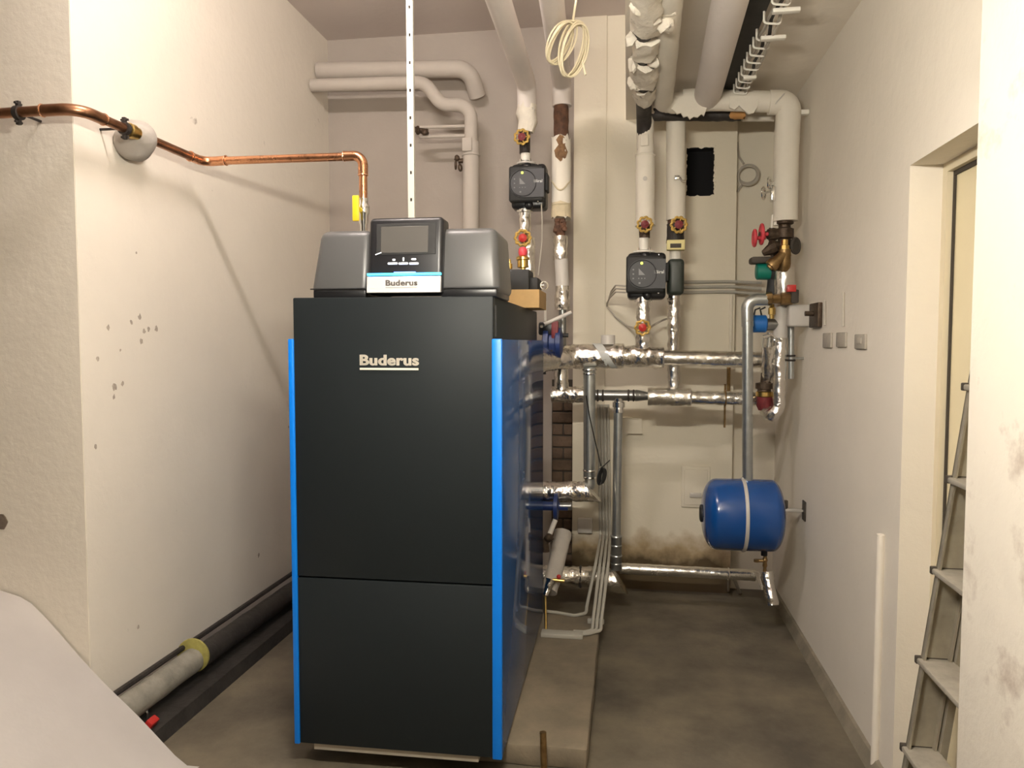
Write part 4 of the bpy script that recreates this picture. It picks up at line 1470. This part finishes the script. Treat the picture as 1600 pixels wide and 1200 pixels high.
# torn skirt of lagging hanging from it
o = MB()
top, bot = [], []
xs = [1046, 1052, 1058, 1064, 1068, 1074, 1078, 1084, 1090, 1096, 1100, 1106]
ys = [168, 172, 178, 176, 183, 181, 186, 182, 183, 178, 181, 164]
rings = []
for x, y in zip(xs, ys):
    p, q = PY(x, 150, yb_ - 0.055), PY(x, y, yb_ - 0.05)
    rings.append([p, p + V((0, 0.012, 0)), q + V((0, 0.014, 0)), q])
o.loft(rings, True)
o.build('torn_flap', M_INSUL, tp)['label'] = 'wide torn flap of lagging'
o = MB()
rings = []
for x, y in zip([1140, 1148, 1155, 1162, 1170, 1178, 1185], [168, 171, 165, 172, 178, 176, 164]):
    p, q = PY(x, 150, yb_ - 0.056), PY(x, y, yb_ - 0.05)
    rings.append([p, p + V((0, 0.012, 0)), q + V((0, 0.014, 0)), q])
o.loft(rings, True)
o.build('torn_flap', M_INSUL, tp)['label'] = 'torn flap of lagging'
o = MB()
q = PY(1260, 176, yb_)
o.box((ex + 0.05, yb_ - 0.02, q.z - 0.012), (XR - 0.002, yb_ + 0.02, q.z + 0.012), bev=0.004)
o.build('wall_bracket', M_WHITEP, tp)
o = MB()
q = PZ(1040, 35, zb - 0.05)
o.ball(q, 0.035, 2, (0.9, 1, 1.3), 0.02, 35)
o.ball(PZ(1045, 20, zb - 0.04), 0.02, 2, (1.5, 1, 0.7), 0.01, 45)
o.build('lagging_scrap', M_INSULT, tp)
# dark bare pipe under it
dk = thing('bare_pipe', 'bare dark pipe under the torn lagging at the back ceiling', 'pipe', PY(1100, 190, 4.22))
hpipe(1018, 179, 1158, 179, 4.22, 9.5, M_STEELD, dk, 'pipe', jit=0.003)
o = MB()
a = PY(1150, 173, 4.2)
o.tube([PY(1141, 173, 4.18), PY(1163, 174, 4.18)], 0.040, 14, jit=0.008, step=0.015, ragged=0.015)
o.build('orange_patch', M_ORANGE, dk)['label'] = 'orange-brown patch of old lagging'
o = MB()
o.tube([PY(1160, 182, 4.3), PY(1210, 182, 4.3)], mm(7.5, 4.3), 14)
o.build('lagging', M_INSUL, dk)
# big lagged pipe and dark tray
bg = MB()
q0, q1 = PZ(1142, 0, 2.80), PZ(1112, 130, 2.80)
dd = (q1 - q0)
bg.tube([q0 - dd * 1.2, V((q1.x, 4.07, 2.80))], 0.068, 22)
tag(bg.build('ceiling_pipe', M_INSULC), 'wide white lagged pipe under the ceiling, left of the dark tray', 'pipe')
tray = thing('cable_tray', 'dark cable tray with pale wire rungs under the ceiling', 'tray', PZ(1185, 60, ZC))
q0, q1 = PZ(1178, 20, 2.84), PZ(1148, 133, 2.84)
x0, x1 = PZ(1163, 20, 2.84).x, PZ(1196, 20, 2.84).x
o = MB()
o.box((x0, 2.2, 2.835), (x1, YBK - 0.3, ZC - 0.001), bev=0.004)
o.build('tray_body', M_DARKTRAY, tray)
for k in range(3):
    o = MB()
    pts = []
    for j in range(22):
        yy = 2.3 + j * 0.10
        pts.append(V((x1 + 0.012 + 0.018 * k + random.uniform(-0.008, 0.008), yy, 2.82 - 0.012 * k + random.uniform(-0.01, 0.01))))
    o.tube(pts, 0.007, 6)
    o.build('tray_cable', (M_CABLEG, M_STEELD, M_CABLEG)[k], tray)
for j in range(16):
    yy = 2.9 + j * 0.085
    if random.random() < 0.15:
        continue
    o = MB()
    o.tube([(x1 - 0.01, yy, ZC), (x1 - 0.01, yy, 2.79), (x1 + 0.055, yy + 0.01, 2.785), (x1 + 0.055, yy + 0.01, ZC)], 0.0045, 6, fil=0.012, fn=3)
    o.build('rung', M_WHITEP, tray)
for yy, ww in ((3.02, 0.10), (3.28, 0.10), (3.75, 0.06)):
    o = MB()
    o.box((x1 + 0.0, yy, 2.775), (x1 + ww, yy + 0.03, 2.79), bev=0.003)
    o.build('tray_bracket', M_WHITEP, tray)

# ================================================================== RIGHT CORNER FITTINGS
YR = 4.08
rs = thing('valve_station', 'bronze valve station with two red handwheels in the right corner', 'valve', PY(1222, 420, YR))
o = MB()
q = PY(1226, 345, YR)
hq = lambda y: PY(1226, y, YR).z - q.z
o.lathe(q, ZA, [(0.02, 0.04), (hq(350), 0.045), (hq(352), 0.030), (hq(356), 0.030), (hq(358), 0.046), (hq(372), 0.046), (hq(374), 0.033), (hq(392), 0.035),
                (hq(404), 0.03)], 10)
o.tube([PY(1226, 366, YR), PY(1199, 366, YR - 0.01)], 0.026, 12)
o.lathe(PY(1214, 366, YR), -XA, [(0, 0.03), (0.02, 0.034), (0.04, 0.034), (0.045, 0.018), (0.09, 0.014)], 8)
o.tube([PY(1222, 385, YR), PY(1203, 381, YR - 0.02)], 0.022, 12)
o.lathe(PY(1212, 386, YR - 0.02), (-1, 0, -0.5), [(0, 0.028), (0.02, 0.032), (0.04, 0.026), (0.07, 0.014)], 8)
o.tube([PY(1228, 395, YR + 0.03), PY(1206, 398, YR + 0.02)], 0.024, 10)
o.build('valve_body', M_BRONZE, rs)
for px, y, R in ((1190, 366, 16), (1179, 372, 13)):
    o = MB()
    c = PY(px, y, YR - 0.02)
    o.torus(c, XA, mm(R * 0.86, YR), mm(2.6, YR), 30, 8)
    o.lathe(c - XA * 0.004, XA, [(0, mm(R * 0.8, YR)), (0.008, mm(R * 0.8, YR))], 30)
    o.tube([c, c + XA * mm(16, YR)], 0.010, 10)
    o.build('red_handwheel', M_REDW, rs)
o = MB()
c = PY(1243, 384, YR - 0.02)
o.torus(c, (1, -0.9, 0), mm(10.5, YR), 0.009, 26, 8)
o.lathe(c, (1, -0.9, 0), [(-0.004, mm(9, YR)), (0.004, mm(9, YR))], 24)
o.build('grey_handwheel', M_DARKSLOT, rs)
o = MB()   # brass Y strainer
q = PY(1226, 388, YR - 0.07)
o.lathe(PY(1226, 392, YR - 0.07), ZA, [(0, 0.024), (hq(384) - hq(392), 0.024), (hq(383) - hq(392), 0.017), (hq(375) - hq(392), 0.016)], 8)
o.build('brass_union', M_BRASS, rs)
o = MB()
o.tube([PY(1226, 390, YR - 0.07), PY(1226, 412, YR - 0.07), PY(1224, 424, YR - 0.05)], 0.030, 14)
o.tube([PY(1230, 394, YR - 0.07), PY(1208, 413, YR - 0.08)], 0.028, 14)
o.lathe(PY(1211, 410, YR - 0.08), PY(1203, 418, YR - 0.08) - PY(1211, 410, YR - 0.08), [(0, 0.034), (0.015, 0.036), (0.03, 0.034), (0.032, 0.02), (0.04, 0.018)], 10)
o.build('strainer', M_BRASSD, rs)

gp = thing('green_pump', 'small green pump motor with a dark cap at the right corner', 'pump', PY(1190, 440, YR))
o = MB()
o.lathe(PY(1181, 424, YR), XA, [(0, 0.036), (0.006, 0.044), (0.075, 0.046), (0.08, 0.04)], 20)
o.build('motor', M_GREEN, gp)
o = MB()
a, b = PY(1171, 413, YR), PY(1205, 402, YR)
o.box((a.x, YR - 0.05, a.z), (b.x, YR + 0.04, b.z), bev=0.012)
o.build('terminal_cap', M_DARKSLOT, gp)
o = MB()
o.lathe(PY(1203, 424, YR), XA, [(0, 0.05), (0.02, 0.055), (0.04, 0.04), (0.06, 0.03)], 18)
o.tube([PY(1210, 424, YR), PY(1206, 460, YR)], 0.030, 12)
o.build('pump_volute', M_BLACKM, gp)

fv = thing('foil_riser', 'foil-wrapped riser in the right corner with a grey box on it', 'pipe', PY(1216, 650, YR))
vpipe(1225, 420, 462, YR - 0.03, 15, M_FOILS, fv, 'foil_sleeve', jit=0.003)
vpipe(1222, 458, 528, YR, 11, M_GREYP, fv, 'grey_sleeve', jit=0.002, px1=1219)
o = MB()
o.tube([PY(1219, 522, YR), PY(1217, 636, YR), PY(1205, 652, YR), PY(1196, 640, YR + 0.06)], mm(9.8, YR), 18, fil=0.05, jit=0.006, step=0.02)
o.build('foil_sleeve', M_FOIL, fv)
o = MB()
a, b = PY(1226, 511, YR), PY(1261, 477, YR)
o.box((a.x, YR - 0.10, a.z), (b.x, YR - 0.01, b.z), bev=0.012, seg=3)
gb = o.build('actuator_box', M_GREYP, fv)
vpipe(1236, 508, 592, YR, 4.5, M_GALV, fv, 'thin_pipe')
for y in (556, 563):
    MB().torus(PY(1236, y, YR), ZA, mm(5, YR), 0.006, 20, 6).build('pipe_ring', M_STEELD, fv)
MB().tube([PY(1236, 560, YR), V((XR, YR, PY(1236, 560, YR).z))], 0.006, 8).build('wall_fixing', M_GALV, fv)
# brass and dark check valve at the end of the lower header
ck = thing('check_valve', 'dark valve with a brass collar at the right end of the lower header', 'valve', PY(1193, 640, YR + 0.06))
o = MB()
q = PY(1194, 641, YR + 0.06)
hq2 = lambda y: PY(1194, y, YR + 0.06).z - q.z
o.lathe(q, ZA, [(0, 0.030), (hq2(634), 0.04), (hq2(620), 0.042)], 18)
o.build('lower_body', M_WINE, ck)
o = MB()
o.lathe(PY(1194, 620, YR + 0.06), ZA, [(0, 0.038), (0.004, 0.044), (0.026, 0.044), (0.030, 0.036)], 18)
o.build('brass_collar', M_BRASS, ck)
o = MB()
o.lathe(PY(1194, 612, YR + 0.06), ZA, [(0, 0.036), (0.012, 0.034), (0.016, 0.045), (0.045, 0.045), (0.05, 0.02), (0.10, 0.018)], 18)
o.build('upper_body', M_BRONZE, ck)

# galvanised pipe that drops towards the expansion vessel
gx = thing('galvanised_drop_pipe', 'tall grey galvanised pipe bending down to the blue expansion vessel', 'pipe', PY(1168, 750, 3.98))
Yx = 3.98
MB().tube([PY(1200, 468, Yx), PY(1167, 468, Yx), PY(1168, 510, Yx)], mm(9, Yx), 18, fil=0.085, fn=10).build('elbow', M_GALV, gx)
vpipe(1168, 500, 752, Yx, 8, M_GALV, gx, 'pipe')
MB().torus(PY(1168, 502, Yx), ZA, mm(7.5, Yx), 0.006, 22, 8).build('press_ring', M_GALV, gx)
o = MB()
o.lathe(PY(1196, 467, Yx), XA, [(0, 0.028), (0.01, 0.034), (0.03, 0.034), (0.034, 0.024), (0.07, 0.024), (0.075, 0.032), (0.10, 0.032), (0.13, 0.03)], 8)
o.build('brass_valve', M_BRASSD, gx)
o = MB()
a, b = PY(1227, 457, Yx), PY(1241, 446, Yx)
o.box((a.x, Yx - 0.05, a.z), (b.x, Yx - 0.02, b.z), bev=0.003)
o.build('red_lever', M_RED, gx)
o = MB()
a, b = PY(1234, 474, Yx), PY(1246, 453, Yx)
o.box((a.x, Yx - 0.04, a.z), (b.x, Yx + 0.03, b.z), bev=0.006)
o.build('black_nut', M_DARKSLOT, gx)
# blue-capped regulator beside it
bl = thing('blue_regulator', 'small blue-capped regulator with black leads beside the galvanised pipe', 'regulator', PY(1190, 522, YR))
o = MB()
o.lathe(PY(1175, 506, YR), XA, [(0, 0.040), (0.006, 0.046), (0.066, 0.046), (0.072, 0.040)], 14)
o.build('blue_cap', M_BLUECAP, bl)
o = MB()
o.tube([PY(1198, 507, YR), PY(1215, 507, YR)], 0.032, 14)
o.build('regulator_body', M_GREYPIPE, bl)
o = MB()
o.tube([PY(1178, 493, YR), PY(1180, 484, YR), PY(1188, 481, YR)], 0.005, 6)
o.tube([PY(1190, 493, YR), PY(1188, 484, YR), PY(1196, 480, YR)], 0.005, 6)
o.build('black_lead', M_CABLEK, bl)
o = MB()
o.lathe(PY(1206, 492, YR - 0.04), ZA, [(-0.02, 0.012), (0, 0.012), (0.002, 0.018), (0.035, 0.018), (0.04, 0.012), (0.055, 0.012)], 8)
o.build('brass_nut', M_BRASS, bl)
o = MB()
o.tube([PY(1203, 520, YR), PY(1201, 545, YR)], 0.016, 10)
o.tube([PY(1192, 527, YR - 0.02), PY(1204, 524, YR - 0.02), PY(1214, 530, YR - 0.02)], 0.010, 8)
o.tube([PY(1193, 526, YR - 0.02), PY(1192, 542, YR - 0.02)], 0.006, 8)
o.ball(PY(1211, 532, YR - 0.03), 0.014, 2)
o.build('chrome_tap', M_CHROME, bl)
o = MB()
o.tube([PY(1201, 540, YR), PY(1202, 575, YR + 0.03), PY(1198, 600, YR + 0.06)], [0.034, 0.036, 0.02], 14, jit=0.006, step=0.02)
o.build('foil_wrap', M_FOIL, bl)
# chrome air tap on the lagged corner pipe
ct_ = thing('air_tap', 'chrome tap with two round handles on the lagged corner pipe', 'valve', PY(1202, 312, YR))
o = MB()
o.tube([PY(1218, 286, YR), PY(1203, 288, YR - 0.03)], 0.010, 8)
o.box(PY(1203, 316, YR) + V((0, -0.03, 0)), PY(1214, 292, YR) + V((0, 0.01, 0)), bev=0.006)
o.build('tap_body', M_CHROME, ct_)
for px, y, r in ((1193, 302, 10), (1202, 286, 9)):
    c = PY(px, y, YR - 0.03)
    MB().torus(c, (1, -0.45, 0), mm(r * 0.85, YR), 0.006, 22, 8).tube([c, PY(1207, 298, YR - 0.02)], 0.006, 8).build('round_handle', M_CHROME, ct_)
o = MB()
o.tube([PY(1206, 358, YR), PY(1207, 338, YR), PY(1212, 330, YR)], 0.006, 8)
o.cyl(PY(1213, 352, YR), PY(1214, 334, YR), 0.014)
o.build('tap_drain', M_WHITEP, ct_)

# ================================================================== EXPANSION VESSEL
YT = 3.98
ev = thing('expansion_vessel', 'blue expansion vessel on its side with a silver band', 'tank', PY(1160, 860, YT))
ec0, ec1 = PY(1097, 803, YT), PY(1223, 805, YT)
er = mm(54.5, YT)
Lx = ec1.x - ec0.x
prof = []
for k in range(9):
    an = k / 8 * math.pi / 2
    prof.append((Lx * 0.17 * (1 - math.cos(an)), er * (0.30 + 0.70 * math.sin(an)) if k else er * 0.28))
prof += [(Lx * 0.30, er * 1.005), (Lx * 0.5, er * 1.01), (Lx * 0.70, er * 1.005)]
for k in range(9):
    an = math.pi / 2 - k / 8 * math.pi / 2
    prof.append((Lx - Lx * 0.14 * (1 - math.cos(an)), er * (0.30 + 0.70 * math.sin(an))))
ecl = V((ec0.x, YT, (ec0.z + ec1.z) / 2))
MB().lathe(ecl, XA, prof, 48).build('shell', M_TANKBLUE, ev)
bx = PY(1160, 805, YT).x
o = MB()
o.lathe(V((bx - 0.010, YT, ecl.z)), XA, [(0, er * 1.0), (0.002, er * 1.035), (0.010, er * 1.05), (0.018, er * 1.035), (0.020, er * 1.0)], 48)
o.box((bx - 0.008, YT - 0.015, ecl.z + er * 1.01), (bx + 0.010, YT + 0.015, ecl.z + er * 1.07), bev=0.004)
o.build('clamp_band', M_GREYP, ev)
MB().lathe(ecl - XA * 0.012, XA, [(0, er * 0.20), (0.004, er * 0.25), (0.016, er * 0.25)], 20).build('valve_cap', M_BLACKM, ev)
o = MB()
q = PY(1226, 797, YT)
o.cyl((ec1.x - 0.01, YT, q.z), (XR, YT, q.z), 0.012)
o.cyl((ec1.x - 0.005, YT, q.z), (ec1.x + 0.02, YT, q.z), 0.024, seg=8)
o.build('wall_stub', M_CHROME, ev)
o = MB()
o.box((ec1.x - 0.004, YT - 0.03, q.z + 0.015), (ec1.x + 0.02, YT - 0.01, q.z + 0.055), bev=0.004)
o.build('bracket_lug', M_DARKSLOT, ev)
o = MB()
o.box((XR - 0.008, YT - 0.03, q.z - 0.05), (XR - 0.001, YT + 0.03, q.z + 0.05), bev=0.002)
o.build('wall_bracket', M_DARKSLOT, ev)
o = MB()
o.cyl(PY(1194, 853, YT), PY(1194, 868, YT), 0.016, seg=10)
o.build('black_nipple', M_BLACKM, ev)
# connection below it
el = thing('vessel_connection', 'brass tap and foil sleeve under the blue expansion vessel', 'pipe', PY(1203, 945, YT))
o = MB()
o.lathe(PY(1195, 893, YT), ZA, [(0, 0.010), (0.02, 0.008), (0.03, 0.012), (0.05, 0.010), (0.06, 0.014), (0.075, 0.009), (0.10, 0.010)], 10)
o.tube([PY(1194, 876, YT), PY(1182, 876, YT)], 0.009, 8)
o.tube([PY(1182, 874, YT), PY(1182, 878, YT)], 0.014, 8)
o.build('brass_tap', M_BRASSD, el)
o = MB()
o.tube([PY(1198, 894, YT), PY(1207, 946, YT - 0.06)], mm(9.5, YT), 18, jit=0.006, step=0.012)
o.build('foil_sleeve', M_FOIL, el)

# ================================================================== RIGHT WALL
o = MB()
a = PX(1381, 835, XR)
o.tube([(XR - 0.009, a.y, 0.0), (XR - 0.009, a.y, a.z)], 0.0145, 12)
wp = tag(o.build('wall_pipe', M_WALL), 'painted upright pipe low on the right wall before the door', 'pipe')
plates = [(1295, 531, 'leftmost of three small grey plates on the right wall'), (1317, 530, 'middle one of three small grey plates on the right wall'),
          (1347, 533, 'rightmost of three small grey plates on the right wall, with a dark centre')]
for k, (px, y, lb) in enumerate(plates):
    a, b = PX(px - 6.5 - k, y + 12, XR), PX(px + 6.5 + k, y - 11, XR)
    r = thing('wall_plate', lb, 'plate', (XR, (a.y + b.y) / 2, a.z), 'small plates on the right wall')
    MB().box((XR - 0.010, b.y, a.z), (XR, a.y, b.z), bev=0.003).build('plate', M_PLATE, r)
    if k == 2:
        a, b = PX(px - 3.5, y + 4, XR), PX(px + 3.5, y - 6, XR)
        MB().box((XR - 0.013, b.y, a.z), (XR - 0.009, a.y, b.z), bev=0.001).build('plate_centre', M_CABLEG, r)
o = MB()
a, b = PX(1271, 512, XR), PX(1286, 472, XR)
o.box((XR - 0.022, b.y, a.z), (XR - 0.001, a.y, b.z), bev=0.004)
o.cyl((XR - 0.06, (a.y + b.y) / 2, b.z - 0.05), (XR - 0.01, (a.y + b.y) / 2, b.z - 0.05), 0.012)
tag(o.build('wall_bracket', M_BRONZE), 'dark brass bracket on the right wall beside the grey box', 'bracket')
for k, (px, y0, y1) in enumerate(((1291, 470, 508), (1320, 457, 510))):
    a, b = PX(px, y1, XR), PX(px, y0, XR)
    o = MB()
    o.tube([a - XA * 0.006, b - XA * 0.006], 0.006, 8)
    tag(o.build('cable_stub', M_CABLEG), ['short grey cable stub above the leftmost wall plate', 'short grey cable stub above the middle wall plate'][k], 'cable',
        'cable stubs on the right wall')

# ================================================================== LADDER
LY1, LY0 = 2.27, 1.90
lad = thing('step_ladder', 'grey aluminium step ladder leaning in the doorway', 'ladder', (0.84, 2.1, 0))


def lx(zv):
    return PY(1440, 1030, LY1).x - 0.002 + (zv - PY(1440, 1030, LY1).z) * 0.127


for yy, nm in ((LY1, 'stile'), (LY0, 'stile')):
    o = MB()
    z0, z1 = 0.0, 1.62
    wd_ = 0.075
    for (xo0, xo1, t0, t1) in ((0, wd_, -0.003, 0.003), (0, 0.006, -0.02, 0.003), (wd_ - 0.006, wd_, -0.02, 0.003)):
        o.loft([[V((lx(zv) + xo0, yy + t0, zv)), V((lx(zv) + xo1, yy + t0, zv)), V((lx(zv) + xo1, yy + t1, zv)), V((lx(zv) + xo0, yy + t1, zv))] for zv in (z0, z1)])
    o.build(nm, M_LADDER, lad)
tz = [PY(1440, 1030, LY1).z + k * 0.262 for k in (-2, -1, 0, 1, 2, 3)]
for zv in tz:
    o = MB()
    o.box((lx(zv) - 0.012, LY0, zv - 0.012), (lx(zv) + 0.085, LY1 + 0.004, zv + 0.004), bev=0.004)
    tr_ = o.build('tread', M_LADDERD, lad)
    o = MB()
    o.box((lx(zv) - 0.014, LY1 - 0.004, zv - 0.014), (lx(zv) + 0.088, LY1 + 0.012, zv + 0.008), bev=0.003)
    o.build('tread_end', M_SEAL, tr_)
for yy in (LY1 - 0.02, LY0 + 0.02):
    o = MB()
    o.loft([[V((lx(zv) + 0.080, yy - 0.012, zv)), V((lx(zv) + 0.10, yy - 0.012, zv)), V((lx(zv) + 0.10, yy + 0.012, zv)), V((lx(zv) + 0.080, yy + 0.012, zv))] for zv in (0.0, 1.5)])
    o.build('rear_leg', M_LADDER, lad)

# ================================================================== LEFT FOREGROUND
# pale cover heaped in the corner
o = MB()
nx, ny = 40, 34
X0, X1, Y0, Y1 = -3.4, -1.52, 1.2, 2.452
gv_ = []
for j in range(ny + 1):
    row_ = []
    for i in range(nx + 1):
        x, y = X0 + (X1 - X0) * i / nx, Y0 + (Y1 - Y0) * j / ny
        hgt = (-1.57 - x) * 0.93
        if x < -2.2:
            hgt = 0.585 + (-2.2 - x) * 0.35
        k = max(0.0, min(1.0, (y - 1.25) / 0.9))
        hgt = hgt * (k * k * (3 - 2 * k)) + 0.02 * noise.noise(V((x * 4, y * 4, 0)))
        row_.append(o.bm.verts.new((x, y, max(0.004, hgt))))
    gv_.append(row_)
for j in range(ny):
    for i in range(nx):
        o.bm.faces.new((gv_[j][i], gv_[j][i + 1], gv_[j + 1][i + 1], gv_[j + 1][i]))
edge = [gv_[ny][i] for i in range(nx + 1)]
low = [o.bm.verts.new((v.co.x, v.co.y, 0.001)) for v in edge]
for i in range(nx):
    o.bm.faces.new((edge[i], low[i], low[i + 1], edge[i + 1]))
tag(o.build('dust_cover', M_SHEET, smooth=80), 'smooth pale cover heaped in the lower left foreground', 'cover')

# pipes along the foot of the left wall
fp = thing('floor_pipe', 'thick dark pipe with a pale end along the left wall foot', 'pipe', (-1.86, 3.4, 0.07))
pc_ = PX(272, 1092, -1.86)
pd_ = PX(303, 1064, -1.86)
zp = 0.155
MB().tube([(-1.86, 2.48, zp), (-1.86, pd_.y, zp)], 0.052, 20, jit=0.003, step=0.05).build('pale_sleeve', M_SLEEVEG, fp)
MB().tube([(-1.86, pd_.y, zp - 0.01), (-1.86, 4.7, zp - 0.03)], 0.050, 18, jit=0.003, step=0.08).build('dark_sleeve', M_KERB, fp)
MB().lathe((-1.86, pd_.y - 0.006, zp + 0.02), YA, [(0, 0.07), (0.002, 0.074), (0.012, 0.074), (0.014, 0.07)], 26).build('yellow_flange', M_YELLOWD, fp)
o = MB()
o.tube([(-1.905, 2.52, zp + 0.055), (-1.905, 4.6, zp + 0.045)], 0.012, 8)
o.build('thin_pipe', M_STEELD, fp)
o = MB()
q = PX(228, 1116, -1.86)
o.torus((-1.88, q.y, q.z), (0.2, 1, 0), 0.032, 0.008, 22, 8)
o.cyl((-1.88, q.y, q.z + 0.03), (-1.88, q.y, q.z + 0.06), 0.006)
o.build('pipe_clip', M_GREYPIPE, fp)
o = MB()
q = PX(236, 1130, -1.80)
o.obox(q, (0.03, 0.05, 0.04), Matrix.Rotation(0.6, 3, 'Y'), 0.005)
o.build('red_tag', M_RED, fp)

bpy.context.view_layer.update()
